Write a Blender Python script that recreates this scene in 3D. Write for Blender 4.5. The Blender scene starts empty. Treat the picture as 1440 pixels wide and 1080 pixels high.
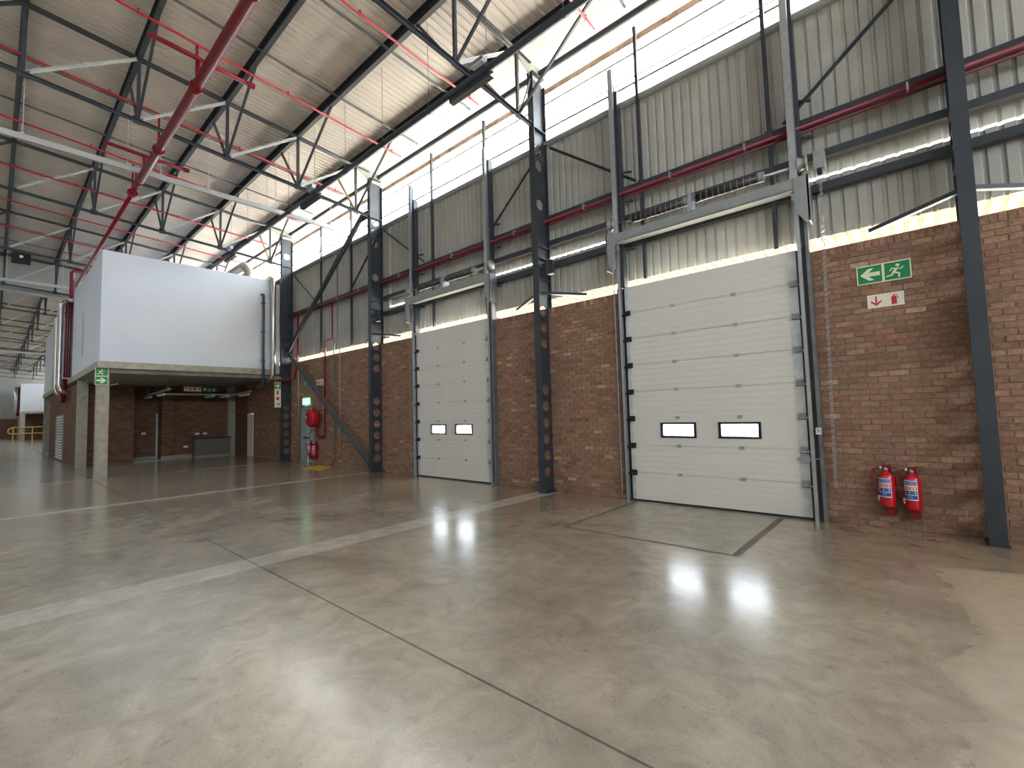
import bpy, math, random
from mathutils import Vector, Matrix
PI = math.pi
random.seed(7)
sc = bpy.context.scene
COL = sc.collection

# ------------------------------------------------------------ camera
yaw, pitch, roll, FPX, CAMH = 0.7256913, 0.06323203, -0.02761074, 650.8115, 1.75
d = Vector((-math.sin(yaw)*math.cos(pitch), math.cos(yaw)*math.cos(pitch), math.sin(pitch)))
r = d.cross(Vector((0, 0, 1))).normalized(); u = r.cross(d)
cr, sr = math.cos(roll), math.sin(roll)
r2 = r*cr + u*sr; u2 = u*cr - r*sr
cam = bpy.data.cameras.new('camera'); camo = bpy.data.objects.new('camera', cam); COL.objects.link(camo)
camo.matrix_world = Matrix(((r2.x, u2.x, -d.x, 0), (r2.y, u2.y, -d.y, 0), (r2.z, u2.z, -d.z, CAMH), (0, 0, 0, 1)))
cam.sensor_fit = 'HORIZONTAL'; cam.sensor_width = 36.0; cam.lens = FPX/1440*36.0
cam.clip_start = 0.05; cam.clip_end = 600
sc.camera = camo

# ------------------------------------------------------------ world, sun, exposure
SKY, SUN, EXPO = 1.0, 40.0, 0.82
w = bpy.data.worlds.new('sky'); sc.world = w; w.use_nodes = True
nt = w.node_tree; nt.nodes.clear()
out = nt.nodes.new('ShaderNodeOutputWorld'); bg = nt.nodes.new('ShaderNodeBackground')
bg.inputs[0].default_value = (0.86, 0.93, 1.0, 1); bg.inputs[1].default_value = 11.0*SKY
nt.links.new(bg.outputs[0], out.inputs[0])
sl = bpy.data.lights.new('sun', 'SUN'); sl.energy = SUN; sl.angle = 0.01; sl.color = (1.0, 0.94, 0.86)
so = bpy.data.objects.new('sun', sl); COL.objects.link(so)
el = math.radians(67); az = math.radians(10)     # sun stands beyond the dock wall (+Y side)
sd = Vector((math.sin(az)*math.cos(el), math.cos(az)*math.cos(el), math.sin(el)))
so.rotation_euler = (-sd).to_track_quat('-Z', 'Y').to_euler(); so.location = (0, 40, 60)
so['category'] = 'sun'; so['label'] = 'high sun beyond the dock wall'

def portal(name, loc, sx, sy, normal):
    L = bpy.data.lights.new(name, 'AREA'); L.shape = 'RECTANGLE'; L.size = sx; L.size_y = sy
    L.cycles.is_portal = True
    o = bpy.data.objects.new(name, L); COL.objects.link(o); o.location = loc
    n = Vector(normal).normalized()
    xa = Vector((0, 0, 1)).cross(n)
    xa = Vector((1, 0, 0)) if xa.length < .1 else xa.normalized()
    za = -n; ya = za.cross(xa)
    o.matrix_world = Matrix(((xa.x, ya.x, za.x, loc[0]), (xa.y, ya.y, za.y, loc[1]), (xa.z, ya.z, za.z, loc[2]), (0, 0, 0, 1)))
portal('daylight_portal_dock', (-47, 8.8, 8.8), 118, 1.6, (0, -1, 0))
portal('daylight_portal_ridge', (-10, -5.5, 11.1), 44, 4.0, (0, 0, -1))
portal('daylight_portal_end', (12.1, -2.0, 6.9), 16, 2.2, (-1, 0, 0))
portal('daylight_portal_far', (-74, -5.5, 11.1), 56, 4.0, (0, 0, -1))
sc.view_settings.view_transform = 'Standard'; sc.view_settings.look = 'None'
sc.view_settings.exposure = EXPO; sc.view_settings.gamma = 1.0; sc.view_settings.use_curve_mapping = False
try:
    sc.cycles.use_denoising = True
    sc.cycles.max_bounces = 10; sc.cycles.diffuse_bounces = 6; sc.cycles.glossy_bounces = 4; sc.cycles.transparent_max_bounces = 16
    sc.cycles.sample_clamp_indirect = 8.0; sc.cycles.caustics_reflective = False; sc.cycles.caustics_refractive = False
except Exception:
    pass

# ------------------------------------------------------------ materials
def mat(name, col, rough=.6, metal=0.0, spec=.5, noise=None, emit=None, bump=None, vary=0.0):
    m = bpy.data.materials.new(name); m.use_nodes = True; t = m.node_tree; N = t.nodes; L = t.links
    b = N['Principled BSDF']; b.inputs['Roughness'].default_value = rough; b.inputs['Metallic'].default_value = metal
    b.inputs['Specular IOR Level'].default_value = spec
    b.inputs['Base Color'].default_value = (*col, 1)
    geo = N.new('ShaderNodeNewGeometry')
    src = None
    if noise:
        sca, amt = noise[0], noise[1]
        col2 = noise[2] if len(noise) > 2 else tuple(min(1, c*(1+amt)) for c in col)
        col1 = noise[3] if len(noise) > 3 else tuple(c*(1-amt) for c in col)
        n = N.new('ShaderNodeTexNoise'); n.inputs['Scale'].default_value = sca; n.inputs['Detail'].default_value = 6
        L.new(geo.outputs['Position'], n.inputs['Vector'])
        rp = N.new('ShaderNodeValToRGB'); rp.color_ramp.elements[0].position = .32; rp.color_ramp.elements[1].position = .68
        rp.color_ramp.elements[0].color = (*col1, 1); rp.color_ramp.elements[1].color = (*col2, 1)
        L.new(n.outputs['Fac'], rp.inputs['Fac']); src = rp.outputs['Color']
    if vary:
        oi = N.new('ShaderNodeObjectInfo'); mr = N.new('ShaderNodeMapRange')
        mr.inputs['To Min'].default_value = 1-vary; mr.inputs['To Max'].default_value = 1+vary
        L.new(oi.outputs['Random'], mr.inputs['Value'])
        mx = N.new('ShaderNodeMix'); mx.data_type = 'RGBA'; mx.blend_type = 'MULTIPLY'; mx.inputs['Factor'].default_value = 1
        if src: L.new(src, mx.inputs['A'])
        else: mx.inputs['A'].default_value = (*col, 1)
        L.new(mr.outputs['Result'], mx.inputs['B']); src = mx.outputs['Result']
    if src: L.new(src, b.inputs['Base Color'])
    if bump:
        n2 = N.new('ShaderNodeTexNoise'); n2.inputs['Scale'].default_value = bump[0]; n2.inputs['Detail'].default_value = 5
        L.new(geo.outputs['Position'], n2.inputs['Vector'])
        bp = N.new('ShaderNodeBump'); bp.inputs['Strength'].default_value = bump[1]; bp.inputs['Distance'].default_value = .01
        L.new(n2.outputs['Fac'], bp.inputs['Height']); L.new(bp.outputs['Normal'], b.inputs['Normal'])
    if emit:
        b.inputs['Emission Color'].default_value = (*emit[0], 1); b.inputs['Emission Strength'].default_value = emit[1]
    return m
M = {}
M['steel'] = mat('charcoal_paint', (.032, .040, .050), .45, 0, .45, (3, .15))
M['steel_light'] = mat('grey_primer_steel', (.16, .17, .18), .45, .3, .5, (4, .2))
M['roof'] = mat('roof_sheet_underside', (.60, .57, .53), .55, 0, .3, (1.2, .07), vary=.04)
M['wallsheet'] = mat('wall_sheet_lining', (.40, .40, .365), .55, 0, .3, (1.5, .09), vary=.05)
M['galv'] = mat('galvanised_steel', (.42, .44, .46), .42, .7, .5, (9, .09))
M['galv_dull'] = mat('dull_galvanised_steel', (.30, .32, .31), .5, .4, .5, (9, .07))
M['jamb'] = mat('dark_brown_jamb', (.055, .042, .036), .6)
M['stile'] = mat('bright_galvanised_stile', (.58, .62, .62), .45, .35, .5, (6, .15))
M['door'] = mat('door_cream_white_paint', (.66, .65, .60), .45, 0, .4, (.8, .03))
M['rubber'] = mat('black_rubber', (.012, .012, .013), .6)
M['black'] = mat('black_paint', (.01, .01, .014), .5)
M['white'] = mat('white_wall_paint', (.64, .68, .74), .7, 0, .3, (.6, .03))
M['whiteplastic'] = mat('white_plastic', (.75, .75, .73), .4)
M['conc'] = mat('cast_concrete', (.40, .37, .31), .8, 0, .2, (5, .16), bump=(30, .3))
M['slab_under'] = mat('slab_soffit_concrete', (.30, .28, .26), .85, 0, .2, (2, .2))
M['red'] = mat('red_pipe_paint', (.21, .004, .012), .28, 0, .3)
M['redbranch'] = mat('bright_red_pipe_paint', (.42, .012, .02), .4, 0, .4)
M['wallred'] = mat('wall_pipe_red', (.17, .012, .028), .4)
M['darkred'] = mat('dark_red_pipe_paint', (.13, .008, .014), .4)
M['redgloss'] = mat('fire_red_gloss', (.52, .008, .02), .22, 0, .6)
M['reddark2'] = mat('dark_red_plastic', (.22, .012, .015), .5)  # darker red of handles, hoses, hub and brackets
M['green'] = mat('sign_green', (.005, .22, .085), .45)
M['lume'] = mat('luminescent_pale_green', (.72, .82, .52), .5)
M['cream'] = mat('sign_cream', (.80, .78, .66), .5)
M['signred'] = mat('sign_red', (.55, .02, .03), .5)
M['labelblue'] = mat('label_blue', (.03, .07, .30), .4)
M['labelblue2'] = mat('label_pale_blue', (.16, .24, .48), .4)
M['labelorange'] = mat('label_orange_red', (.75, .13, .07), .4)
M['rust'] = mat('rusty_flashing', (.28, .18, .12), .8, 0, .2, (6, .3, (.38, .29, .22), (.20, .11, .07)))
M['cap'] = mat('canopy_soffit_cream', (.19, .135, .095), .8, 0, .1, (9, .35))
M['sill'] = mat('pale_mortar_sill', (.40, .32, .22), .8, 0, .2, (4, .2))
M['greydoor'] = mat('pale_grey_blue_door_paint', (.28, .34, .36), .5, 0, .4, (2, .06))
M['wdoor'] = mat('white_door_paint', (.80, .80, .80), .5)
M['spring'] = mat('dark_spring_steel', (.055, .045, .050), .45, .6)
M['yellow'] = mat('worn_yellow_floor_paint', (.55, .36, .04), .6, 0, .3, (12, .2))
M['yellowrail'] = mat('yellow_rail_paint', (.55, .42, .10), .5)
M['skirt'] = mat('grey_skirting', (.30, .28, .25), .7)
M['counter'] = mat('grey_wood_cupboard', (.17, .15, .125), .6, 0, .3, (20, .15))
M['worktop'] = mat('dark_worktop', (.02, .02, .02), .3)
M['ground'] = mat('sunlit_yard_concrete', (.62, .55, .46), .9, 0, .1, (.3, .08))
M['lamp_on'] = mat('lit_exit_lamp', (.1, .6, .3), .5, emit=((.25, 1.0, .45), 1.6))
M['lampface'] = mat('unlit_tube_diffuser', (.75, .78, .80), .4)
M['bluepipe'] = mat('blue_black_pipe', (.03, .055, .085), .4)
M['duct'] = mat('spiral_duct_metal', (.60, .58, .54), .28, .9)
M['pale'] = mat('pale_grey_tray', (.42, .43, .42), .5, .2)
M['timber'] = mat('yellowed_brace_metal', (.35, .26, .13), .6)
M['endsheet'] = mat('end_wall_sheet', (.34, .34, .31), .6, 0, .2, (1.5, .06))
M['base'] = mat('dark_joint_filler', (.012, .011, .010), .9)
M['edge'] = mat('brown_leveller_edge', (.12, .10, .075), .7)

def m_glass():
    m = bpy.data.materials.new('clear_glazing'); m.use_nodes = True; t = m.node_tree; t.nodes.clear()
    o = t.nodes.new('ShaderNodeOutputMaterial'); a = t.nodes.new('ShaderNodeBsdfTransparent'); g = t.nodes.new('ShaderNodeBsdfGlossy')
    a.inputs[0].default_value = (.95, .97, .98, 1); g.inputs['Roughness'].default_value = .05
    x = t.nodes.new('ShaderNodeMixShader'); x.inputs[0].default_value = .06
    t.links.new(a.outputs[0], x.inputs[1]); t.links.new(g.outputs[0], x.inputs[2]); t.links.new(x.outputs[0], o.inputs[0]); return m
M['glass'] = m_glass()
M['rooflight'] = m_glass(); M['rooflight'].name = 'hazed_rooflight'; M['rooflight'].node_tree.nodes['Transparent BSDF'].inputs[0].default_value = (.15, .16, .17, 1)

def m_floor(name, base, light, dark, patch=True):
    m = bpy.data.materials.new(name); m.use_nodes = True; t = m.node_tree; N = t.nodes; L = t.links
    b = N['Principled BSDF']; geo = N.new('ShaderNodeNewGeometry')
    def noise(scale, det=6, rg=.55, dist=0, vec=None):
        n = N.new('ShaderNodeTexNoise'); n.inputs['Scale'].default_value = scale; n.inputs['Detail'].default_value = det
        n.inputs['Roughness'].default_value = rg; n.inputs['Distortion'].default_value = dist
        L.new(vec or geo.outputs['Position'], n.inputs['Vector']); return n.outputs['Fac']
    def ramp(f, a, b_, p0=.35, p1=.65):
        q = N.new('ShaderNodeValToRGB'); q.color_ramp.elements[0].position = p0; q.color_ramp.elements[1].position = p1
        q.color_ramp.elements[0].color = a; q.color_ramp.elements[1].color = b_; L.new(f, q.inputs['Fac']); return q.outputs['Color']
    def mix(f, a, b_, mode='MIX'):
        x = N.new('ShaderNodeMix'); x.data_type = 'RGBA'; x.blend_type = mode
        if isinstance(f, float): x.inputs['Factor'].default_value = f
        else: L.new(f, x.inputs['Factor'])
        for s, v in (('A', a), ('B', b_)):
            if isinstance(v, tuple): x.inputs[s].default_value = v
            else: L.new(v, x.inputs[s])
        return x.outputs['Result']
    def math_(op, a, b_=None, clamp=False):
        q = N.new('ShaderNodeMath'); q.operation = op; q.use_clamp = clamp
        for i, v in enumerate((a, b_)):
            if v is None: continue
            if isinstance(v, (int, float)): q.inputs[i].default_value = v
            else: L.new(v, q.inputs[i])
        return q.outputs[0]
    c = ramp(noise(.45, 8, .62, .6), (*dark, 1), (*light, 1), .33, .66)
    c2 = ramp(noise(2.6, 8, .65, 1.2), (.80, .79, .78, 1), (1.12, 1.12, 1.12, 1), .35, .68)
    c = mix(1.0, c, c2, 'MULTIPLY')
    c3 = ramp(noise(11, 6, .7, .3), (.72, .70, .68, 1), (1, 1, 1, 1), .30, .42)
    c = mix(.85, c, c3, 'MULTIPLY')
    sp = ramp(noise(60, 4, .6), (.86, .86, .86, 1), (1.06, 1.06, 1.06, 1))
    c = mix(.7, c, sp, 'MULTIPLY')
    rough = math_('MULTIPLY_ADD', noise(3.2, 7, .65, .8), .17); rough.node.inputs[2].default_value = .14
    if patch:   # dry dusty patch of concrete on the right, brown scuffed floor around it
        sep = N.new('ShaderNodeSeparateXYZ'); L.new(geo.outputs['Position'], sep.inputs[0])
        wob = math_('MULTIPLY', math_('SUBTRACT', noise(1.1, 6, .6, .5), .5), 1.3)
        e = math_('ADD', math_('SUBTRACT', sep.outputs['X'], .03), wob)
        e = math_('MULTIPLY', e, 5.0, True)
        e2 = math_('MULTIPLY', math_('SUBTRACT', 7.0, math_('ADD', sep.outputs['Y'], wob)), 5.0, True)
        k = math_('MULTIPLY', e, e2)
        pc = ramp(noise(7, 6, .6), (.37, .315, .25, 1), (.44, .385, .31, 1))
        c = mix(k, c, pc)
        rr = N.new('ShaderNodeMix'); rr.data_type = 'FLOAT'; L.new(k, rr.inputs['Factor']); L.new(rough, rr.inputs['A']); rr.inputs['B'].default_value = .6
        rough = rr.outputs['Result']
        cw = math_('MULTIPLY', math_('SUBTRACT', 1.0, k), .4); L.new(cw, b.inputs['Coat Weight'])
        # browner worn concrete along the dock wall
        br = math_('MULTIPLY', math_('SUBTRACT', math_('ADD', sep.outputs['Y'], math_('MULTIPLY', wob, 1.5)), 4.2), .30, True)
        c = mix(br, c, mix(1.0, c, (.86, .76, .64, 1), 'MULTIPLY'))
    L.new(c, b.inputs['Base Color']); L.new(rough, b.inputs['Roughness'])
    b.inputs['Specular IOR Level'].default_value = .8; b.inputs['Coat Weight'].default_value = 0.0 if not patch else .4; b.inputs['Coat Roughness'].default_value = .17
    bp = N.new('ShaderNodeBump'); bp.inputs['Strength'].default_value = .18; bp.inputs['Distance'].default_value = .008
    L.new(noise(5, 7, .6, .5), bp.inputs['Height']); L.new(bp.outputs['Normal'], b.inputs['Normal'])
    return m
M['floor'] = m_floor('polished_concrete', None, (.455, .41, .335), (.25, .215, .165))
M['strip'] = m_floor('pale_infill_concrete', None, (.52, .49, .43), (.40, .37, .32), False)
M['leveller'] = m_floor('worn_leveller_concrete', None, (.34, .30, .235), (.25, .21, .155), False)

def m_brickpiece():
    m = bpy.data.materials.new('brown_face_brick'); m.use_nodes = True; t = m.node_tree; N = t.nodes; L = t.links
    b = N['Principled BSDF']; b.inputs['Roughness'].default_value = .85; b.inputs['Specular IOR Level'].default_value = .2
    a = N.new('ShaderNodeAttribute'); a.attribute_name = 'bc'
    n = N.new('ShaderNodeTexNoise'); n.inputs['Scale'].default_value = 22; n.inputs['Detail'].default_value = 5
    g = N.new('ShaderNodeNewGeometry'); L.new(g.outputs['Position'], n.inputs['Vector'])
    rp = N.new('ShaderNodeValToRGB'); rp.color_ramp.elements[0].position = .3; rp.color_ramp.elements[1].position = .7
    rp.color_ramp.elements[0].color = (.72, .70, .68, 1); rp.color_ramp.elements[1].color = (1.2, 1.2, 1.2, 1)
    L.new(n.outputs['Fac'], rp.inputs['Fac'])
    x = N.new('ShaderNodeMix'); x.data_type = 'RGBA'; x.blend_type = 'MULTIPLY'; x.inputs['Factor'].default_value = 1
    L.new(a.outputs['Color'], x.inputs['A']); L.new(rp.outputs['Color'], x.inputs['B']); L.new(x.outputs['Result'], b.inputs['Base Color'])
    return m
M['brick'] = m_brickpiece()
M['mortar'] = mat('brown_mortar', (.25, .18, .13), .95, 0, .1, (30, .2))
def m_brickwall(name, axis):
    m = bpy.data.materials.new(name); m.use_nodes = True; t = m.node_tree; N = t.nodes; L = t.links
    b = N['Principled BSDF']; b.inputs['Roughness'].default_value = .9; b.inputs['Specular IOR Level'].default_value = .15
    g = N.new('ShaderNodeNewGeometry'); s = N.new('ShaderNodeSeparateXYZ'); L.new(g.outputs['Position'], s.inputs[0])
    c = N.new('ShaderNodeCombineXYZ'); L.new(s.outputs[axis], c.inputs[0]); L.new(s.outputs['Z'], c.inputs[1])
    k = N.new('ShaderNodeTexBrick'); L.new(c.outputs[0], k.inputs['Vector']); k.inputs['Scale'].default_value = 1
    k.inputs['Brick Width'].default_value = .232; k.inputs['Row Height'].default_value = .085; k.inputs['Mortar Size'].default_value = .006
    k.inputs['Color1'].default_value = (.14, .075, .048, 1); k.inputs['Color2'].default_value = (.22, .125, .080, 1)  # brick tones darkened; shade under the slab put into the colour
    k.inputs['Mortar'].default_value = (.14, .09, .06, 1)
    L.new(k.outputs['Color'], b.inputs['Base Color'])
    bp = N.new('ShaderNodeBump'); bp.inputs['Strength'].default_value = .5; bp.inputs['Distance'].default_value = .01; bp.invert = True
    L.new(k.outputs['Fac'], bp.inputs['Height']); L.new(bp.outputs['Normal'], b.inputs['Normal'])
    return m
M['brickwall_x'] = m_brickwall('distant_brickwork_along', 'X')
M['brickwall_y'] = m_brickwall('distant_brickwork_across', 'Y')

# ------------------------------------------------------------ mesh helpers
class MB:
    def __init__(s): s.v = []; s.f = []
    def add(s, vs, fs):
        n = len(s.v); s.v += [tuple(p) for p in vs]; s.f += [tuple(i+n for i in f) for f in fs]; return s
    def box(s, x0, x1, y0, y1, z0, z1):
        return s.add([(x0, y0, z0), (x1, y0, z0), (x1, y1, z0), (x0, y1, z0), (x0, y0, z1), (x1, y0, z1), (x1, y1, z1), (x0, y1, z1)],
                     [(0, 3, 2, 1), (4, 5, 6, 7), (0, 1, 5, 4), (1, 2, 6, 5), (2, 3, 7, 6), (3, 0, 4, 7)])
    def frame(s, p, q, up=(0, 0, 1)):
        p, q = Vector(p), Vector(q); a = (q-p).normalized(); up = Vector(up)
        if abs(a.dot(up)) > .98: up = Vector((0, 1, 0)) if abs(a.y) < .9 else Vector((1, 0, 0))
        x = a.cross(up).normalized(); y = x.cross(a); return p, q, x, y
    def prof(s, p, q, pts, up=(0, 0, 1), closed=True):      # extrude a 2-D profile (x sideways, y up) from p to q
        p, q, x, y = s.frame(p, q, up); n = len(pts)
        vs = [p+x*a+y*b for a, b in pts]+[q+x*a+y*b for a, b in pts]
        fs = [(i, (i+1) % n, n+(i+1) % n, n+i) for i in range(n)]+[tuple(range(n-1, -1, -1)), tuple(range(n, 2*n))]
        return s.add(vs, fs)
    def bar(s, p, q, w, h, up=(0, 0, 1)):
        return s.prof(p, q, [(-w/2, -h/2), (w/2, -h/2), (w/2, h/2), (-w/2, h/2)], up)
    def angle(s, p, q, w, t=.008, up=(0, 0, 1), flip=1, inv=1):   # L section
        pts = [(-w/2*flip, -w/2*inv), (w/2*flip, -w/2*inv), (w/2*flip, (-w/2+t)*inv), ((-w/2+t)*flip, (-w/2+t)*inv), ((-w/2+t)*flip, w/2*inv), (-w/2*flip, w/2*inv)]
        return s.prof(p, q, pts, up)
    def chan(s, p, q, w, h, t=.008, up=(0, 0, 1), flip=1):    # C section: web of height h, legs of width w
        pts = [(-w/2*flip, -h/2), (w/2*flip, -h/2), (w/2*flip, -h/2+t), ((-w/2+t)*flip, -h/2+t), ((-w/2+t)*flip, h/2-t), (w/2*flip, h/2-t), (w/2*flip, h/2), (-w/2*flip, h/2)]
        return s.prof(p, q, pts, up)
    def tube(s, p, q, r0, r1=None, n=12, cap=True):
        r1 = r0 if r1 is None else r1; p, q, x, y = s.frame(p, q)
        vs = [c+x*math.cos(2*PI*i/n)*rr+y*math.sin(2*PI*i/n)*rr for c, rr in ((p, r0), (q, r1)) for i in range(n)]
        fs = [(i, (i+1) % n, n+(i+1) % n, n+i) for i in range(n)]
        if cap: fs += [tuple(range(n-1, -1, -1)), tuple(range(n, 2*n))]
        return s.add(vs, fs)
    def path(s, pts, r, n=10):
        pts = [Vector(p) for p in pts]; rings = []; prev = None
        for i, p in enumerate(pts):
            a = (pts[min(i+1, len(pts)-1)]-pts[max(i-1, 0)]).normalized()
            if prev is None:
                upv = Vector((0, 0, 1)) if abs(a.z) < .9 else Vector((0, 1, 0)); x = a.cross(upv).normalized()
            else: x = (prev-a*prev.dot(a)).normalized()
            prev = x; y = a.cross(x)
            rings.append([p+x*math.cos(2*PI*k/n)*r+y*math.sin(2*PI*k/n)*r for k in range(n)])
        vs = [v for rg in rings for v in rg]; fs = []
        for i in range(len(pts)-1):
            fs += [(i*n+k, i*n+(k+1) % n, (i+1)*n+(k+1) % n, (i+1)*n+k) for k in range(n)]
        m = len(pts)-1; fs += [tuple(range(n-1, -1, -1)), tuple(m*n+k for k in range(n))]
        return s.add(vs, fs)
    def lathe(s, c, prof, n=20, axis=(0, 0, 1)):
        c = Vector(c); a = Vector(axis).normalized(); upv = Vector((0, 0, 1)) if abs(a.z) < .9 else Vector((1, 0, 0))
        x = a.cross(upv).normalized(); y = a.cross(x); k = len(prof)
        vs = [c+a*h+(x*math.cos(2*PI*i/n)+y*math.sin(2*PI*i/n))*rr for rr, h in prof for i in range(n)]
        fs = [(j*n+i, j*n+(i+1) % n, (j+1)*n+(i+1) % n, (j+1)*n+i) for j in range(k-1) for i in range(n)]
        fs += [tuple(range(n-1, -1, -1)), tuple((k-1)*n+i for i in range(n))]
        return s.add(vs, fs)
    def poly(s, pts, o, ux, uy, un, t):     # flat polygon pts on plane (o, ux, uy), thickness t along un
        o, ux, uy, un = Vector(o), Vector(ux), Vector(uy), Vector(un); n = len(pts)
        vs = [o+ux*a+uy*b for a, b in pts]+[o+ux*a+uy*b+un*t for a, b in pts]
        return s.add(vs, [(i, (i+1) % n, n+(i+1) % n, n+i) for i in range(n)]+[tuple(range(n-1, -1, -1)), tuple(range(n, 2*n))])
    def mesh(s, name, m, smooth=False):
        me = bpy.data.meshes.new(name); me.from_pydata(s.v, [], s.f); me.materials.append(m)
        if smooth: me.polygons.foreach_set('use_smooth', [True]*len(me.polygons))
        return me
    def obj(s, name, m, parent=None, smooth=False, fix=False):
        me = s.mesh(name, m, smooth)
        if fix or True:
            import bmesh
            bm = bmesh.new(); bm.from_mesh(me); bmesh.ops.recalc_face_normals(bm, faces=bm.faces); bm.to_mesh(me); bm.free()
        return link(name, me, parent)
def link(name, me, parent=None, loc=None):
    o = bpy.data.objects.new(name, me); COL.objects.link(o)
    if parent is not None: o.parent = parent
    if loc is not None: o.location = loc
    return o
def tag(o, label=None, cat=None, group=None, kind=None):
    if label: o['label'] = label
    if cat: o['category'] = cat
    if group: o['group'] = group
    if kind: o['kind'] = kind
    return o
def thing(name, label, cat, group=None, kind=None, loc=(0, 0, 0)):
    o = bpy.data.objects.new(name, None); COL.objects.link(o); o.location = loc; o.empty_display_size = .2
    return tag(o, label, cat, group, kind)
def copy_tree(o, parent=None):
    c = o.copy(); COL.objects.link(c); c.parent = parent
    for ch in list(o.children): copy_tree(ch, c)
    return c
def arc(c, a, b, r, n=6):   # quarter bend from c+a*r towards c+b*r
    c, a, b = Vector(c), Vector(a), Vector(b)
    return [c+a*r*math.cos(i/n*PI/2)+b*r*math.sin(i/n*PI/2) for i in range(n+1)]

X0, X1, YW, YB = -103.0, 12.0, 8.42, -12.0
COLX = [.56+6.85, .56, -6.30, -13.14, -20.0]
TRX = [.55-6.85*i for i in range(-1, 15)]
NY = [7.55-1.83*i for i in range(0, 11)]
def ztop(y): return 9.83+.073*(7.55-y)
def zbot(y): return 8.31+.073*(7.55-y)
def zroof(y): return ztop(y)+.05+.20

# ------------------------------------------------------------ floor
fl = thing('floor', 'polished concrete warehouse floor with pale strips and a saw cut', 'floor', kind='structure')
MB().box(X0, X1, YB, 9.4, -.30, -.02).obj('floor_base', M['base'], fl)
strips = [(-6.30, .24), (-13.3, .14), (-20.05, .09), (-33.7, .1), (.75+6.3, .2)]
edges = [X0]
for c, hw in sorted(strips): edges += [c-hw, c+hw]
edges += [X1]
g = .009
for i in range(len(edges)-1):
    isstrip = i % 2 == 1
    a, b = edges[i], edges[i+1]
    for (y0, y1) in ((YB, 2.2-g), (2.2+g, 8.66)):
        if not isstrip and a < -3 < b and y1 > 3:      # leave room for the dock leveller plate
            px0, px1, py = -4.20, -1.80, 5.90
            for bx in ((a, px0-.07, y0, y1), (px1+.07, b, y0, y1), (px0-.07, px1+.07, y0, py-.05)):
                MB().box(bx[0], bx[1], bx[2], bx[3], -.02, 0).obj('floor_slab', M['floor'], fl)
        else:
            MB().box(a, b, y0, y1, -.02, 0).obj('infill_strip' if isstrip else 'floor_slab', M['strip' if isstrip else 'floor'], fl)
lv = thing('dock_leveller', 'brown concrete-topped dock leveller plate set flush in front of the wide door', 'dock leveller', loc=(-3, 7.2, 0))
MB().box(-4.18+3, -1.82+3, 5.92-7.2, 1.46, -.018, -.001).obj('plate', M['leveller'], lv)
for bx in ((-4.27, -4.18, 5.85, 8.66), (-1.82, -1.73, 5.85, 8.66), (-4.18, -1.82, 5.85, 5.92)):
    MB().box(bx[0]+3, bx[1]+3, bx[2]-7.2, bx[3]-7.2, -.018, -.002).obj('edge_angle', M['edge'], lv)
gr = MB().add([(-160, 8.665, -.03), (40, 8.665, -.03), (40, 80, -.03), (-160, 80, -.03)], [(0, 1, 2, 3)]).obj('yard_ground', M['ground'])
tag(gr, 'sunlit concrete yard outside beyond the dock wall', 'ground', kind='structure')

# ------------------------------------------------------------ dock wall: bricks
D1, D2 = (-11.32, -8.02), (-4.48, -1.22)
ED, WD = (-18.98, -17.92), (-24.95, -24.18)
wall = thing('wall_dock', 'long brown brick dock wall with grey ribbed sheeting above it', 'wall', kind='structure')
open_ = [D1+(4.2,), D2+(4.2,), ED+(2.2,), WD+(2.08,)]
HB = 4.13
mb = MB()
cuts = sorted(open_)
xs = X0
for a, b, h in cuts:
    if xs < a: mb.box(xs, a, YW+.008, 8.65, 0, HB-.02)
    if h < 4: mb.box(a, b, YW+.008, 8.65, h, HB-.02)
    xs = b
mb.box(xs, X1, YW+.008, 8.65, 0, HB-.02)
mb.obj('mortar_backing', M['mortar'], wall)
BL, BH = .232, .085
pal = [(.27, .152, .100), (.30, .172, .115), (.34, .200, .130), (.235, .135, .092), (.38, .225, .150), (.31, .178, .118), (.28, .168, .115), (.46, .31, .205), (.34, .20, .138), (.30, .182, .125)]
wts = [5, 6, 5, 3, 3, 5, 4, 1.2, 4, 4]
def clear(x0, x1, z0, z1):
    for a, b, h in open_:
        if x1 > a+.01 and x0 < b-.01 and z0 < h-.01: return False
    return True
bricks = []
for row in range(47):
    z0 = row*BH+.006; off = (row % 2)*BL/2
    n0 = int((-24.9)/BL); n1 = int(1.9/BL)
    for k in range(n0, n1):
        x0 = k*BL+off; x1 = x0+BL-.010
        for a, b, h in open_:       # clip to openings
            if z0 < h-.02:
                if x0 < a < x1: x1 = a
                if x0 < b < x1: x0 = b
        if x1-x0 < .03 or not clear(x0, x1, z0, z0+.07): continue
        bricks.append((x0, x1, z0, z0+BH-.011))
for k in range(int(-24.9/.085), int(1.9/.085)):      # brick-on-edge course along the top
    x0 = k*.085; x1 = x0+.075
    if clear(x0, x1, 4.0, 4.12): bricks.append((x0, x1, 47*BH+.008, HB))
def colour(): return random.choices(pal, wts)[0]
def size(b): return -((b[0]+b[1])/2)*1.0+(0 if b[1]-b[0] > .1 else .4)
order = sorted([b for b in bricks if b[1]-b[0] > .2 and b[0] < 1.3], key=lambda b: -(b[0]))
single = set(order[:298])
def setcol(me, cols):
    at = me.color_attributes.new('bc', 'FLOAT_COLOR', 'CORNER')
    data = []
    for c in cols: data += [c[0], c[1], c[2], 1.0]*4
    at.data.foreach_set('color', data)
FQ = [(0, 1, 5, 4), (1, 2, 6, 5), (3, 0, 4, 7), (4, 5, 6, 7), (0, 3, 2, 1)]
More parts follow.
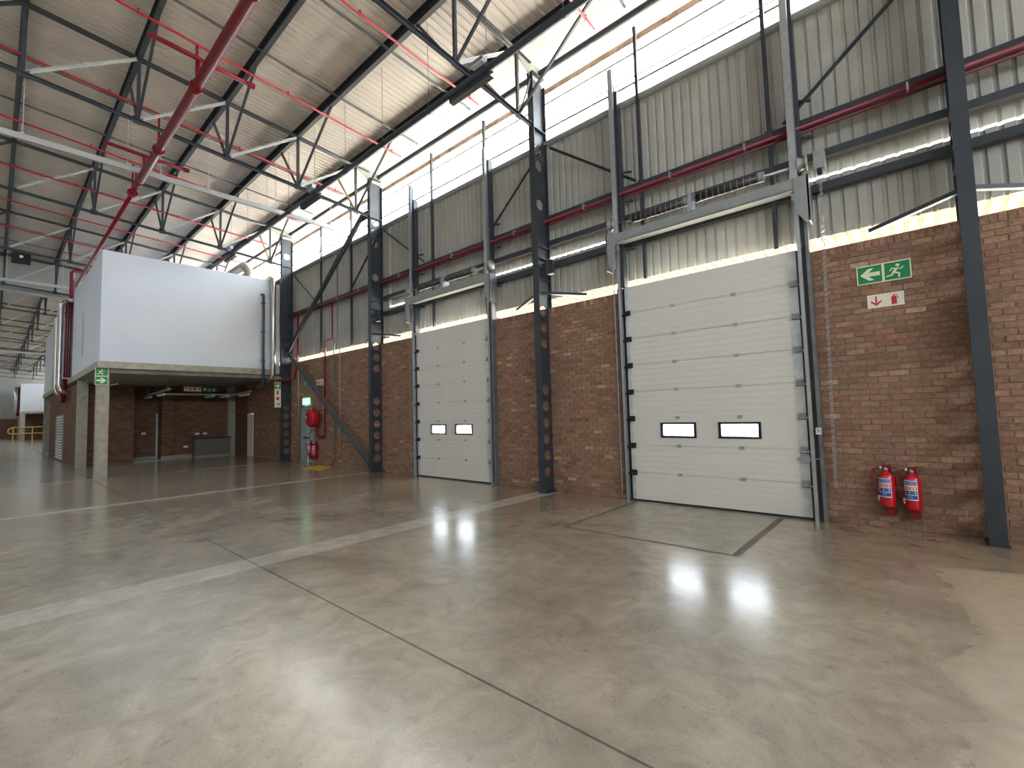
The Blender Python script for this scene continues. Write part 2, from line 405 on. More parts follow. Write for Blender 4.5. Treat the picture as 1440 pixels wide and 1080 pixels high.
def brickverts(w, h, dx=0, y=0, z=0, jut=0):
    e = .004
    return [(dx+e, y-jut, z+e), (dx+w-e, y-jut, z+e), (dx+w, y+.03, z), (dx, y+.03, z), (dx+e, y-jut, z+h-e), (dx+w-e, y-jut, z+h-e), (dx+w, y+.03, z+h), (dx, y+.03, z+h)]
variants = []
for i in range(20):
    c = colour(); me = bpy.data.meshes.new('brick'); me.from_pydata(brickverts(BL-.010, BH-.011, jut=random.uniform(-.002, .004)), [], FQ)
    me.materials.append(M['brick']); setcol(me, [c]*5); variants.append(me)
V, F, Cc = [], [], []
for b in bricks:
    if b in single and abs(b[1]-b[0]-(BL-.010)) < .002:
        link('brick', random.choice(variants), wall, (b[0], YW, b[2]))
    else:
        n = len(V); V += brickverts(b[1]-b[0], b[3]-b[2], b[0], YW, b[2], random.uniform(-.002, .004)); F += [tuple(i+n for i in f) for f in FQ]
        c = colour(); c = tuple(v*random.uniform(.92, 1.08) for v in c); Cc += [c]*5
me = bpy.data.meshes.new('brickwork'); me.from_pydata(V, [], F); me.materials.append(M['brick']); setcol(me, Cc)
tag(link('brickwork', me, wall), kind='stuff')
MB().box(X0, -24.96, YW, YW+.02, 0, HB).obj('distant_brickwork', M['brickwall_x'], wall)
# pale mortar bed on top of the bricks
xs = X0
for a, b, h in sorted([D1+(0,), D2+(0,)])+[(X1, X1, 0)]:
    MB().box(xs, a, YW+.01, 8.65, HB-.02, HB).obj('top_bed', M['sill'], wall); xs = b

# ------------------------------------------------------------ ribbed sheeting
P = .1715
def ibr(length, n=4, rib=.030, t=.0):
    """cross profile points (x, h) for n pitches"""
    pts = []
    for i in range(n):
        x = i*P
        pts += [(x, 0), (x+.105, 0), (x+.121, rib), (x+.155, rib)]
    pts.append((n*P, 0)); return pts
def wall_sheet_mesh(z0, z1, n=4):
    pr = ibr(1, n); v = [(x, h, z0) for x, h in pr]+[(x, h, z1) for x, h in pr]; k = len(pr)
    me = bpy.data.meshes.new('wall_sheet'); me.from_pydata(v, [], [(i, i+1, k+i+1, k+i) for i in range(k-1)]); me.materials.append(M['wallsheet']); return me
lowm, upm = wall_sheet_mesh(4.38, 5.32), wall_sheet_mesh(5.385, 8.17)
fullm = wall_sheet_mesh(4.33, 8.17)
x = 2.2
while x > -27.5:
    x -= 4*P
    if x < -13.4 and x+4*P >= -13.4: MB().box(x+4*P-.006, x+4*P+.006, 8.585, 8.74, 4.33, 8.17).obj('closure_strip', M['wallsheet'], wall)
    if x < -13.4: link('wall_sheet', fullm, wall, (x, 8.60, 0)); continue
    link('wall_sheet', lowm, wall, (x, 8.60, 0)); link('wall_sheet', upm, wall, (x, 8.68, 0))
n = int((x-X0)/P)
for (me_, yy) in ((wall_sheet_mesh(4.33, 8.17, n), 8.60),):
    tag(link('distant_sheeting', me_, wall, (x-n*P, yy, 0)), kind='stuff')
MB().box(2.2, X1, 8.60, 8.66, 4.38, 8.03).obj('end_sheeting', M['wallsheet'], wall)

# canopy outside over the docks (its underside shows through the slot above the bricks)
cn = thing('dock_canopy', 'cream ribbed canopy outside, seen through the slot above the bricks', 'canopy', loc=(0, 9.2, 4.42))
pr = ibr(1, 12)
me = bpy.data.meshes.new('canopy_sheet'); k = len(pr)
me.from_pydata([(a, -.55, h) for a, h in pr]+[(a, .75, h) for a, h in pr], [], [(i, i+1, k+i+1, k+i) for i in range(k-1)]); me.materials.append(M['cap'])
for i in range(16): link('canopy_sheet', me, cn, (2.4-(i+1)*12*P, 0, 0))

# ------------------------------------------------------------ girts, rails, clerestory
def line_x(name, label, cat, y, z, kind, w, h, mat_, group=None, x0=X0, x1=X1, flip=1):
    o = thing(name, label, cat, group, loc=(0, y, z))
    m = MB()
    if kind == 'tube': m.tube((x0, 0, 0), (x1, 0, 0), w, n=14)
    elif kind == 'chan': m.chan((x0, 0, 0), (x1, 0, 0), w, h, .012, flip=flip)
    else: m.bar((x0, 0, 0), (x1, 0, 0), w, h)
    m.obj({'tube': 'tube', 'chan': 'channel'}.get(kind, 'bar'), mat_, o, smooth=False); return o
GX0 = -27.0
line_x('wall_girt', 'grey wall girt directly above the red pipe on the sheeting', 'girt', 8.52, 6.23, 'chan', .13, .12, M['steel'], 'wall girts', GX0, 3, -1)
line_x('wall_girt', 'grey wall girt just above the bright slot in the sheeting', 'girt', 8.52, 5.64, 'chan', .13, .12, M['steel'], 'wall girts', -13.1, 3, -1)
line_x('wall_girt', 'grey wall girt just below the bright slot in the sheeting', 'girt', 8.50, 5.12, 'chan', .13, .12, M['steel'], 'wall girts', -13.1, 3, -1)
line_x('sill_tube', 'round grey tube along the foot of the clerestory window', 'tube', 8.50, 8.04, 'tube', .07, 0, M['galv_dull'])
line_x('eave_tube', 'dark round eave tube at the wall edge of the roof', 'tube', 8.38, 9.72, 'tube', .075, 0, M['steel'])
line_x('eave_flashing', 'rust-stained flashing strip under the roof eave', 'flashing', 8.90, 9.66, 'bar', .02, .14, M['rust'])
cl = thing('window_1', 'long clerestory window band under the roof eave, blown out with daylight', 'window', kind='structure')
for z, h in ((9.22, .035), (8.72, .022), (8.58, .045)):
    MB().box(X0, X1, 8.74, 8.77, z-h/2, z+h/2).obj('glazing_rail', M['steel_light'], cl)
for i in range(34):
    xx = 3.6-i*3.2
    MB().box(xx-3.19, xx-.01, 8.752, 8.758, 8.17, 9.58).obj('pane', M['glass'], cl)

# verticals (sag rods) and corner struts on the sheeting
bays = [('by the left jamb of the wide dock door', -3.92), ('by the right jamb of the wide dock door', -1.64),
        ('by the left jamb of the narrow dock door', -10.45), ('by the right jamb of the narrow dock door', -8.25),
        ('above the grey exit door', -17.35), ('left of the second column', -15.06), ('at the right frame edge', 3.0-.6)]
for lab, xx in bays[:6]:
    o = thing('wall_post', 'thin dark vertical wall post '+lab, 'post', 'thin posts on the sheeting', loc=(xx, 8.44, 4.3))
    MB().box(-.03, .03, -.02, .05, 0, 5.2).obj('post_bar', M['steel'], o)
    MB().box(-.055, .055, -.03, .06, 1.88, 2.0).obj('cleat', M['steel'], o)
def strut(lab, p, q, w=.06, m='steel', name='wall_strut', cat='strut', grp='diagonal struts on the sheeting'):
    o = (MB().bar(p, q, w, w*.8) if 'ties' in grp else MB().angle(p, q, w, .01, up=(0, -1, 0))).obj(name, M[m]); tag(o, lab, cat, grp); return o
cn_ = {.56: 'rightmost column', -6.3: 'column between the dock doors', -13.14: 'column left of the narrow door', -20.0: 'column at the white box'}
for xc, nm in cn_.items():
    if xc > -19: strut('dark diagonal wall strut falling left from the '+nm, (xc-.15, 8.46, 7.9), (xc-2.0, 8.46, 6.34))
    if xc < .4: strut('dark diagonal wall strut falling right from the '+nm, (xc+.15, 8.46, 7.9), (xc+2.25, 8.46, 6.34), .05)
    if xc > -19:
        strut('dark tie running left from the %s to the brick top' % nm, (xc-.05, 8.12, 4.42), (xc-1.0, 8.50, 4.27), .07, grp='ties at the brick top')
        strut('dark tie running right from the %s to the brick top' % nm, (xc+.05, 8.12, 4.42), (xc+1.0, 8.50, 4.27), .07, grp='ties at the brick top')

# red pipe along the wall
rp = thing('red_wall_pipe', 'red sprinkler pipe running along the sheeting under a grey girt', 'pipe', loc=(0, 8.36, 6.12))
MB().tube((-27, 0, 0), (3, 0, 0), .035).obj('pipe', M['wallred'], rp, True)
MB().tube((-27, .06, -.06), (3, .06, -.06), .02).obj('pipe', M['darkred'], rp, True)
for xx in (.1, -2.0, -3.3, -5.2, -7.2, -9.5, -12, -14.4, -15.9): MB().box(xx-.012, xx+.012, -.045, .1, -.05, .07).obj('pipe_clip', M['galv'], rp)

# ------------------------------------------------------------ columns
def castellated(name, label, xc, parts=1, holes=(), group='castellated steel columns', y0=8.0, y1=8.46, ht=9.55):
    o = thing(name, label, 'column', group, loc=(xc, (y0+y1)/2, 0)); hy = (y1-y0)/2
    MB().box(-.0825, .0825, -hy, -hy+.014, 0, ht).obj('room_flange', M['steel'], o)
    MB().box(-.0825, .0825, hy-.014, hy, 0, ht-.15).obj('wall_flange', M['steel'], o)
    m = MB(); hh, s_, hw = .135, .068, .12; zs = sorted(holes); z = 0; t = .006; iy = hy-.014
    def cell(z0, z1, c=None):
        for sx in (-t, t):
            if c is None: m.add([(sx, -iy, z0), (sx, iy, z0), (sx, iy, z1), (sx, -iy, z1)], [(0, 1, 2, 3)])
            else:
                v = [(sx, -iy, z1), (sx, 0, z1), (sx, iy, z1), (sx, iy, z0), (sx, 0, z0), (sx, -iy, z0),
                     (sx, 0, c+hh), (sx, hw, c+s_), (sx, hw, c-s_), (sx, 0, c-hh), (sx, -hw, c-s_), (sx, -hw, c+s_)]
                m.add(v, [(0, 1, 6, 11), (1, 2, 7, 6), (2, 3, 8, 7), (3, 4, 9, 8), (4, 5, 10, 9), (5, 0, 11, 10)])
        if c is not None:
            hx = [(0, c+hh), (hw, c+s_), (hw, c-s_), (0, c-hh), (-hw, c-s_), (-hw, c+s_)]
            m.add([(-t, a, b) for a, b in hx]+[(t, a, b) for a, b in hx], [(i, (i+1) % 6, 6+(i+1) % 6, 6+i) for i in range(6)])
    for c in zs:
        if c-.18 > z: cell(z, c-.18)
        cell(max(z, c-.18), c+.18, c); z = c+.18
    cell(z, ht-.1)
    me = m.mesh('web', M['steel']); link('web', me, o)
    for z in (4.75, 5.0, 5.22, 5.48, 8.25):
        MB().box(-.08, .08, -iy, iy, z-.008, z+.008).obj('stiffener', M['steel'], o)
    MB().box(-.10, .10, -hy-.01, hy-.02, 0, .015).obj('base_plate', M['steel'], o)
    MB().box(-.1, .1, -hy, hy, ht, ht+.02).obj('cap_plate', M['steel'], o)
    return o
low = [.44+.363*k for k in range(6)]
castellated('castellated_column', 'dark grey steel column at right edge, seen mostly as a plain flange', .56, holes=low+[3.31, 3.67, 4.03])
castellated('castellated_column', 'dark column with hexagon holes between the two dock doors', -6.30, holes=low+[3.31, 3.67, 4.03, 6.5, 7.42, 7.78])
castellated('castellated_column', 'dark column with hexagon holes left of the narrow dock door', -13.14, holes=low+[3.31, 3.67, 4.03, 6.3, 7.42, 7.78, 8.15])
castellated('castellated_column', 'dark hexagon-holed column at the corner of the white box', -20.0, holes=low+[8.7])
# haunch plates at the column heads
for xc, nm in cn_.items():
    if xc > 0: continue
    o = MB(); o.poly([(0, 9.45), (-.60, ztop(7.4)-.02), (-.60, ztop(7.4)+.06), (.40, ztop(8.4)+.06), (.40, 9.45)], (xc-.01, 8.05, 0), (0, 1, 0), (0, 0, 1), (1, 0, 0), .02)
    tag(o.obj('haunch_plate', M['galv_dull']), 'grey triangular haunch plate on top of the '+nm, 'plate', 'haunch plates')

# big wind brace between columns at the white box
wb = thing('wind_brace', 'dark round tube brace rising right from the white box column to the next truss', 'brace', loc=(-19.9, 8.1, 4.6))
MB().tube((.4, 0, 0), (6.2, 0, 3.9), .085, n=14).obj('tube', M['steel'], wb, True)
MB().box(.0, .5, -.01, .01, -.15, .2).obj('gusset', M['steel'], wb)
MB().box(6.1, 6.5, -.01, .01, 3.7, 4.0).obj('gusset', M['steel'], wb)
wb = thing('wind_brace', 'brown-grey channel brace leaning from the white box column down to the next column foot', 'brace', loc=(-19.9, 8.12, 4.55))
MB().chan((.3, 0, 0), (6.68, 0, -4.4), .09, .16, .012, up=(0, 0, 1)).obj('channel', M['steel_light'], wb)
MB().box(.0, .5, -.06, -.04, -.25, .15).obj('gusset', M['steel'], wb)

# ------------------------------------------------------------ roof
roof = thing('ceiling', 'pale ribbed roof sheeting sloping up away from the dock wall', 'ceiling', kind='structure')
def roof_mesh(n, ya, yb):
    pr = ibr(1, n, .026); pr += [(pr[-1][0]+.09, 0)]; k = len(pr)
    v = [(a, ya, zroof(ya)+h) for a, h in pr]+[(a, yb, zroof(yb)+h) for a, h in pr]
    me = bpy.data.meshes.new('roof_sheet'); me.from_pydata(v, [], [(i, k+i, k+i+1, i+1) for i in range(k-1)]); me.materials.append(M['roof']); return me
rm = roof_mesh(4, 9.62, -3.5); rmb = roof_mesh(4, -7.5, YB-.3); x = X1+.1; cnt = 0
while x > -33.9:
    x -= 4*P; cnt += 1; link('roof_sheet', rm, roof, (x, 0, .002+.002*(cnt % 2)))
n = int((x-X0)/P)+2
tag(link('distant_roof_sheeting', roof_mesh(n, 9.62, -3.5), roof, (x-n*P, 0, 0)), kind='stuff')
tag(link('back_roof_sheeting', roof_mesh(n+int((X1-x)/P), -7.5, YB-.3), roof, (x-n*P, 0, 0)), kind='stuff')
rl_ = thing('window_2', 'ridge light strip in the roof behind the camera', 'window', kind='structure')
MB().add([(X0, -3.4, zroof(-3.4)+.06), (X1, -3.4, zroof(-3.4)+.06), (X1, -7.6, zroof(-7.6)+.06), (X0, -7.6, zroof(-7.6)+.06)], [(0, 1, 2, 3)]).obj('rooflight_sheet', M['rooflight'], rl_)
for xx in (-32.2, -32.0, -45.8, -46.2): MB().box(xx-6.4 if xx in (-32.2, -46.2) else xx-7, xx, -7.6, -3.4, 11.05, 11.1).obj('blank_panel', M['roof'], rl_)

plabel = ['first roof purlin from the dock wall eave', 'second roof purlin from the eave, above the dark hung pipe', 'third roof purlin from the eave',
          'fourth roof purlin from the eave, near the big red pipe', 'fifth roof purlin from the eave at the left frame edge', 'sixth roof purlin from the eave', 'seventh roof purlin from the eave',
          'eighth roof purlin from the eave', 'ninth roof purlin from the eave', 'tenth roof purlin from the eave', 'eleventh roof purlin from the eave']
for i, y in enumerate(NY[:7]):
    o = thing('roof_purlin', 'dark grey '+plabel[i], 'purlin', 'roof purlins', loc=(0, y, ztop(y)+.115))
    MB().chan((X0, 0, 0), (X1, 0, 0), .10, .27, .01).obj('channel', M['steel'], o)
    MB().box(X0, X1, .042, .050, -.135, -.09).obj('lip', M['steel'], o)
# sag rods across the purlins
tn = ['left of the rightmost column', 'above the wide dock door', 'above the narrow dock door', 'above the exit door bay', 'above the white box', 'beyond the white box', 'near the sheeted screen']
for i, xt in enumerate(TRX[1:7]):
    for j, dx in enumerate((2.28, 4.56)):
        if xt+dx-6.85 < -33: continue
        xx = xt-6.85+dx
        m = MB(); m.angle((0, 8.3, ztop(8.3)+.12-10), (0, -4, ztop(-4)+.12-10), .045, .008)
        o = m.obj('purlin_bridging', M['steel_light']); o.location = (xx, 0, 10)
        tag(o, 'thin dark bridging angle crossing the purlins, %s one %s' % (('left', 'right')[j], tn[i]), 'angle', 'purlin bridging')

# ------------------------------------------------------------ trusses
def member(m, p, q, w, flip=1, up=(1, 0, 0)): m.angle(p, q, w, .009, up=up, flip=flip)
def make_truss():
    t = thing('roof_truss', '', 'truss', 'roof trusses')
    ys = NY[:7]; yend = ys[-1]
    a = MB()
    for s in (-1, 1): a.prof((0, 8.0, ztop(8.0)), (0, yend, ztop(yend)), [(s*.006, -.04), (s*.075, -.04), (s*.075, -.030), (s*.016, -.030), (s*.016, .04), (s*.006, .04)])
    a.box(-.07, .07, yend-3.2, yend, ztop(yend)-.04, ztop(yend)+.04)
    a.obj('top_chord', M['steel'], t)
    a = MB()
    for s in (-1, 1): a.prof((0, 8.0, zbot(8.0)), (0, yend, zbot(yend)), [(s*.006, .035), (s*.065, .035), (s*.065, .026), (s*.015, .026), (s*.015, -.035), (s*.006, -.035)])
    a.obj('bottom_chord', M['steel'], t)
    for i, y in enumerate(ys):
        m = MB(); m.angle((.0, y, zbot(y)), (.0, y, ztop(y)), .065, .009, up=(0, 1, 0)); m.obj('vertical', M['steel'], t)
        MB().box(-.012, .012, y-.09, y+.09, zbot(y)-.06, zbot(y)+.11).obj('gusset', M['steel'], t)
        if i: 
            m = MB(); m.angle((.03, y+.04, zbot(y)+.05), (.03, ys[i-1]-.04, ztop(ys[i-1])-.05), .06, .009, up=(1, 0, 0)); m.obj('diagonal', M['pale'] if i < 5 else M['steel'], t)  # diagonals toward the wall pale, the light on them put into the colour
        if i < 4:
            m = MB(); m.angle((.02, y, zbot(y)+.03), (2.0, y, ztop(y)-.02), .05, .008, up=(0, 1, 0)); m.obj('knee_brace', M['steel'], t)
            m = MB(); m.angle((-.02, y, zbot(y)+.03), (-1.15, y, ztop(y)-.02), .05, .008, up=(0, 1, 0)); m.obj('knee_brace', M['steel'] if i else M['timber'], t)
    m = MB(); m.angle((.02, 7.6, zbot(7.6)+.05), (.02, 8.05, 9.45), .05, .008, up=(1, 0, 0)); m.obj('diagonal', M['steel_light'], t)
    return t
tr = make_truss()
tlab = ['lattice roof truss behind the camera on the right', 'lattice roof truss above the rightmost column', 'lattice roof truss on the column between the dock doors',
        'lattice roof truss on the column left of the narrow dock door', 'lattice roof truss on the white box corner column', 'lattice roof truss over the middle of the white box',
        'lattice roof truss in front of the sheeted screen', 'first far lattice roof truss beyond the sheeted screen', 'second far lattice roof truss beyond the sheeted screen']
for i, xt in enumerate(TRX):
    o = tr if i == 0 else copy_tree(tr)
    o.location = (xt, 0, 0)
    if i < len(tlab): o['label'] = 'dark grey '+tlab[i]
    else: o['label'] = ['third', 'fourth', 'fifth', 'sixth', 'seventh', 'eighth', 'ninth', 'tenth'][i-len(tlab)]+' far lattice roof truss beyond the sheeted screen'
# sheeted screen in the plane of one truss
xs_ = TRX[6]+.5
sc_ = thing('smoke_screen', 'grey sheeted screen filling the depth of a far roof truss', 'screen', loc=(xs_-.9, 0, 9))
yy = [8.3, 6.0, 3.0, 0, -3, -6, -9, -12]
for a, b in zip(yy[:-1], yy[1:]):
    MB().poly([(a-.01, zbot(a)-9-.25), (b+.01, zbot(b)-9-.25), (b+.01, ztop(b)-9+.2), (a-.01, ztop(a)-9+.2)], (0, 0, 0), (0, 1, 0), (0, 0, 1), (1, 0, 0), .02).obj('screen_panel', M['endsheet'], sc_)
bx = thing('hung_speaker', 'black box with a pale round face hung on the far sheeted screen', 'speaker', loc=(-33.3, .78, 10.2))
MB().box(-.15, .15, -.33, .33, -.28, .28).obj('case', M['black'], bx)
MB().lathe((.15, 0, .02), [(.07, 0), (.07, .01), (.0, .012)], 16, (1, 0, 0)).obj('face', M['whiteplastic'], bx)

# ------------------------------------------------------------ roof services
hp = thing('hung_dark_pipe', 'long dark grey pipe hung under the roof trusses parallel to the dock wall', 'pipe', loc=(0, 6.02, 8.24))
MB().tube((-24, 0, 0), (X1-.2, 0, 0), .062, n=16).obj('pipe', M['steel'], hp, True)
for xt in TRX[1:5]:
    MB().chan((xt-.55, .07, -.085), (xt+.60, .07, -.085), .12, .13, .01, flip=-1).obj('saddle_channel', M['steel'], hp)
for i in range(14):
    xx = 3-i*1.75; MB().tube((xx, 0, .05), (xx, 0, zroof(6.02)-8.25), .006, n=5).obj('hanger_rod', M['steel_light'], hp)
    MB().lathe((xx-.012, 0, 0), [(.078, 0), (.078, .024)], 12, (1, 0, 0)).obj('pipe_clip', M['steel'], hp)

rm_ = thing('red_main_pipe', 'thick red sprinkler main hung below the roof, running away to the white box', 'pipe', loc=(0, 2.5, 8.32))
MB().tube((X1-.3, 0, 0), (-15.5, 0, 0), .095, n=18).obj('thick_pipe', M['red'], rm_, True)
MB().tube((-15.5, 0, 0), (-16.0, 0, 0), .095, .055, n=18).obj('reducer', M['red'], rm_, True)
MB().path([(-16, 0, 0), (-31.2, 0, 0)], .055, 12).obj('thin_pipe', M['red'], rm_, True)
for xx in (-3.2, -7.3, -10.3, -13.4, -16.5):
    MB().lathe((xx-.04, 0, 0), [(.125, 0), (.125, .08)], 16, (1, 0, 0)).obj('coupling', M['red'], rm_)
    MB().box(xx-.02, xx+.02, -.02, .02, .08, .85).obj('riser_nipple', M['red'], rm_)
names_b = ['nearest the camera, ending above the wide dock door', 'ending past the dark hung pipe near the middle column', 'crossing the thick red main left of the middle truss', 'running beside the truss on the second column', 'ending at the pale cable tray', 'left of the pale cable tray', 'above the white box', 'past the white box corner', 'over the back of the white box']
for i in range(9):
    xx = -4.2-3.1*i; zf = lambda y: 8.93+.073*(7.3-y)
    o = thing('sprinkler_branch', 'thin red sprinkler branch pipe '+names_b[i], 'pipe', 'sprinkler branch pipes', loc=(xx, 0, 0))
    MB().tube((0, 7.35, zf(7.35)), (0, -6, zf(-6)), .024, n=10).obj('pipe', M['redbranch'], o, True)
    for y in (7.05, 6.75, 4.3, 1.6): MB().lathe((0, y, zf(y)), [(.03, -.02), (.016, .03), (.01, .05), (.026, .06), (.026, .066)], 8).obj('sprinkler_head', M['redbranch'], o)
for xx, lab in ((-10.15, 'short thick red cross pipe nearest the camera beside the red main'), (-15.0, 'short thick red cross pipe above the pale cable tray'), (-16.0, 'short thick red cross pipe below the pale cable tray')):
    o = thing('red_cross_pipe', lab, 'pipe', 'red cross pipes', loc=(xx, 2.6, 8.8))
    MB().tube((0, -.9, .05), (0, .82, -.02), .045, n=12).obj('pipe', M['red'], o, True)
    MB().tube((0, .78, -.02), (0, .9, -.02), .058, n=12).obj('end_cap', M['red'], o)
    MB().tube((0, -.1, -.5), (0, -.1, 0), .03, n=8).obj('drop', M['red'], o)
for xx, z, lab in ((-15.2, 8.45, 'pale grey cable tray hung across the hall on thin rods'), (-31.6, 8.62, 'far pale cable tray just below the sheeted screen'), (-62, 8.6, 'distant pale cable tray crossing the far hall')):
    o = thing('cable_tray', lab, 'cable tray', 'cable trays', loc=(xx, 0, z))
    MB().chan((0, 8.3, 0), (0, -6, 0), .14, .07, .01, up=(1, 0, 0)).obj('tray', M['pale'], o)
    for y in (7.76, 5.9, 4.02, 2.9, 2.19, .3):
        MB().tube((.0, y, .0), (.0, y, zroof(y)-z), .010, n=6).obj('rod', M['pale'], o)
        MB().box(-.05, .05, y-.03, y+.03, .03, .1).obj('hanger', M['pale'], o)
# luminaires (lamp shades beside the trusses)
for i, (xx, y) in enumerate(((-6.1, 5.95), (-13.0, 5.95), (-19.8, 5.95))):
    o = thing('hung_luminaire', 'pale lamp hung by the bottom chord of the '+('truss between the dock doors', 'truss left of the narrow door', 'truss at the white box')[i], 'lamp', 'lamps on the trusses', loc=(xx, y, 8.40))
    MB().box(-.0, .36, -.06, .06, -.03, .04).obj('body', M['galv'], o)
    MB().box(.02, .34, -.05, .05, -.05, -.03).obj('diffuser', M['lampface'], o)

# ------------------------------------------------------------ dock doors
def dock_door(name, label, x0, x1, wx, side):
    W = x1-x0; xm = (x0+x1)/2; D = thing(name, label, 'dock door', kind='structure', loc=(xm, 8.38, 0)); hw = W/2
    ph = 4.17/8
    for i in range(8):
        z0 = .03+i*ph; z1 = z0+ph
        wins = [(a-xm, b-xm) for a, b in wx] if i == 2 else []
        pr = []                                            # (y, z) profile with shallow grooves
        for k in range(5):
            za = z0+(z1-z0)*k/5; zb = z0+(z1-z0)*(k+1)/5
            gd = .012 if k == 4 else .0035; gw = .016 if k == 4 else .008
            pr += [(0, za+.002), (0, zb-gw), (gd, zb-gw+.002), (gd, zb-.001)]
        m = MB()
        def seg(xa, xb, prf):
            kk = len(prf); m.add([(xa, a, b) for a, b in prf]+[(xb, a, b) for a, b in prf], [(j, j+1, kk+j+1, kk+j) for j in range(kk-1)])
        if not wins:
            seg(-hw, hw, pr); m.box(-hw, hw, .013, .04, z0, z1)
        else:
            wz0, wz1 = 1.245, 1.475
            e = [-hw]+[v for a, b in wins for v in (a, b)]+[hw]
            for j in range(len(e)-1):
                if j % 2 == 0: m.box(e[j], e[j+1], .001, .04, z0, z1)
                else: m.box(e[j], e[j+1], .001, .04, z0, wz0); m.box(e[j], e[j+1], .001, .04, wz1, z1)
        p = link('panel', m.mesh('panel', M['door']), D)
        if wins:
            for a, b in wins:
                f = MB()
                for bx_ in ((a-.025, b+.025, wz1-.012, wz1+.025), (a-.025, b+.025, wz0-.025, wz0+.012), (a-.025, a+.02, wz0, wz1), (b-.02, b+.025, wz0, wz1)):
                    f.box(bx_[0], bx_[1], -.014, .03, bx_[2], bx_[3])
                f.obj('window_frame', M['black'], p)
                MB().box(a, b, .012, .016, wz0, wz1).obj('pane', M['glass'], p)
        for sx in (-1, 1):        # end stiles
            MB().box(sx*hw-(.12 if sx > 0 else 0), sx*hw+(.07 if sx < 0 else 0), -.006, .0, z0+.01, z1-.01).obj('end_stile', M['stile'], p)
        if i:
            for hx in (-hw*.36, hw*.36):
                MB().box(hx-.035, hx+.035, -.012, .0, z0-.03, z0+.022).obj('hinge', M['galv'], p)
            for sx in (-1, 1):
                m = MB(); m.tube((sx*(hw-.10), -.035, z0-.04), (sx*(hw+.05), -.035, z0-.04), .022, n=10); m.box(sx*(hw-.06)-.05, sx*(hw-.06)+.05, -.02, 0, z0-.06, z0+.04)
                m.obj('roller', M['black'] if sx < 0 else M['galv_dull'], p)
    MB().box(-hw-.02, hw+.02, -.012, .05, .0, .032).obj('bottom_seal', M['rubber'], D)
    # tracks: galvanised channel near the panel, charcoal post outside
    for sx in (-1, 1):
        xa = sx*(hw+.065)
        ht = 8.75 if sx < 0 else 8.6
        m = MB(); m.chan((xa, -.06, 0), (xa, -.06, 4.95), .05, .08, .006, up=(0, 1, 0), flip=sx); m.obj('lower_track', M['galv'], D)
        m = MB(); m.chan((xa, -.09, 4.95), (xa, -.09, ht), .10, .10, .006, up=(0, 1, 0), flip=sx); m.box(xa-.05, xa+.05, -.10, -.09, 4.95, ht); m.obj('upper_track', M['galv'], D)
        m = MB(); m.box(xa+.065-.035, xa+.065+.035, -.05, .10, 4.2, 8.3); m.obj('upper_post', M['steel'], D)
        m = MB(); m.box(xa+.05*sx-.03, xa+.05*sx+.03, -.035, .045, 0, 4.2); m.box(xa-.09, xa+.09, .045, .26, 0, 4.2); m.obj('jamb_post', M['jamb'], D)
        if sx > 0: MB().box(xa+.085, xa+.13, -.09, .04, 0, 5.1).obj('jamb_angle', M['steel_light'], D)
        for z in (6.0, 6.6, 5.65, 5.0): MB().angle((xa, -.03, z), (xa+.25, .18, z+.02), .05, .008).obj('track_bracket', M['steel'], D)
    # header with spring shaft
    MB().box(-hw-.22, hw+.25, -.20, -.16, 5.10, 5.27).obj('header_beam', M['galv_dull'], D)
    MB().box(-hw-.22, hw+.25, -.20, -.02, 5.08, 5.11).obj('header_shelf', M['galv_dull'], D)
    MB().tube((-hw-.22, -.10, 5.50), (hw+.15, -.10, 5.50), .016, n=10).obj('shaft', M['galv'], D, True)
    def coil(xa, xb, rr, step, n=14):
        pts = []; k = int((xb-xa)/step*n)
        for i in range(k+1):
            t = i/n*2*PI; pts.append((xa+(xb-xa)*i/k, -.10+rr*math.cos(t), 5.50+rr*math.sin(t)))
        return pts
    for xa, xb in ((-hw+.28, -.12), (.03, hw-.38)):
        s = MB().tube((xa, -.10, 5.50), (xb, -.10, 5.50), .078, n=16).obj('spring', M['spring'], D, True)
        for k in range(int((xb-xa)/.10)+1):
            MB().lathe((xa+k*.10, -.10, 5.5), [(.078, 0), (.082, .003), (.082, .007), (.078, .010)], 16, (1, .12, 0)).obj('coil', M['galv_dull'], s)
        MB().tube((xb-.05, -.10, 5.50), (xb+.03, -.10, 5.50), .085, n=14).obj('spring_cone', M['galv_dull'], s)
    m = MB(); m.box(-.08, -.02, -.19, .02, 5.27, 5.62); m.box(-.08, .02, -.22, -.19, 5.25, 5.42); m.obj('centre_bracket', M['galv'], D)
    for sx in (-1, 1):
        x_ = sx*(hw+.17)
        MB().lathe((x_-.06, -.10, 5.50), [(.05, 0), (.12, .01), (.12, .03), (.085, .07), (.085, .11), (.12, .13), (.12, .14)], 18, (1, 0, 0)).obj('cable_drum', M['galv_dull'], D, True)
        m = MB(); m.poly([(-.10, 5.27), (.10, 5.27), (.10, 4.60), (.04, 4.52), (-.10, 4.75)], (x_, -.21, 0), (1, 0, 0), (0, 0, 1), (0, 1, 0), .012)
        m.obj('end_plate', M['galv_dull'], D)
        MB().box(sx*(hw+.25)-.012, sx*(hw+.25)+.012, -.21, .04, 4.55, 5.27).obj('side_plate', M['steel_light'], D)
    # lift cable
    MB().tube((-hw-.17, -.12, .1), (-hw-.17, -.12, 5.4), .006, n=5).obj('cable', M['galv'], D)
    MB().tube((-hw-.24, .03, .1), (-hw-.24, .03, 4.2), .008, n=5).obj('cable', M['galv'], D)
    return D
dd1 = dock_door('door_1', 'tall narrow-looking white sectional dock door with two small windows, far one', D1[0]+.12, D1[1]-.14, [(-10.55, -9.93), (-9.51, -8.87)], 1)
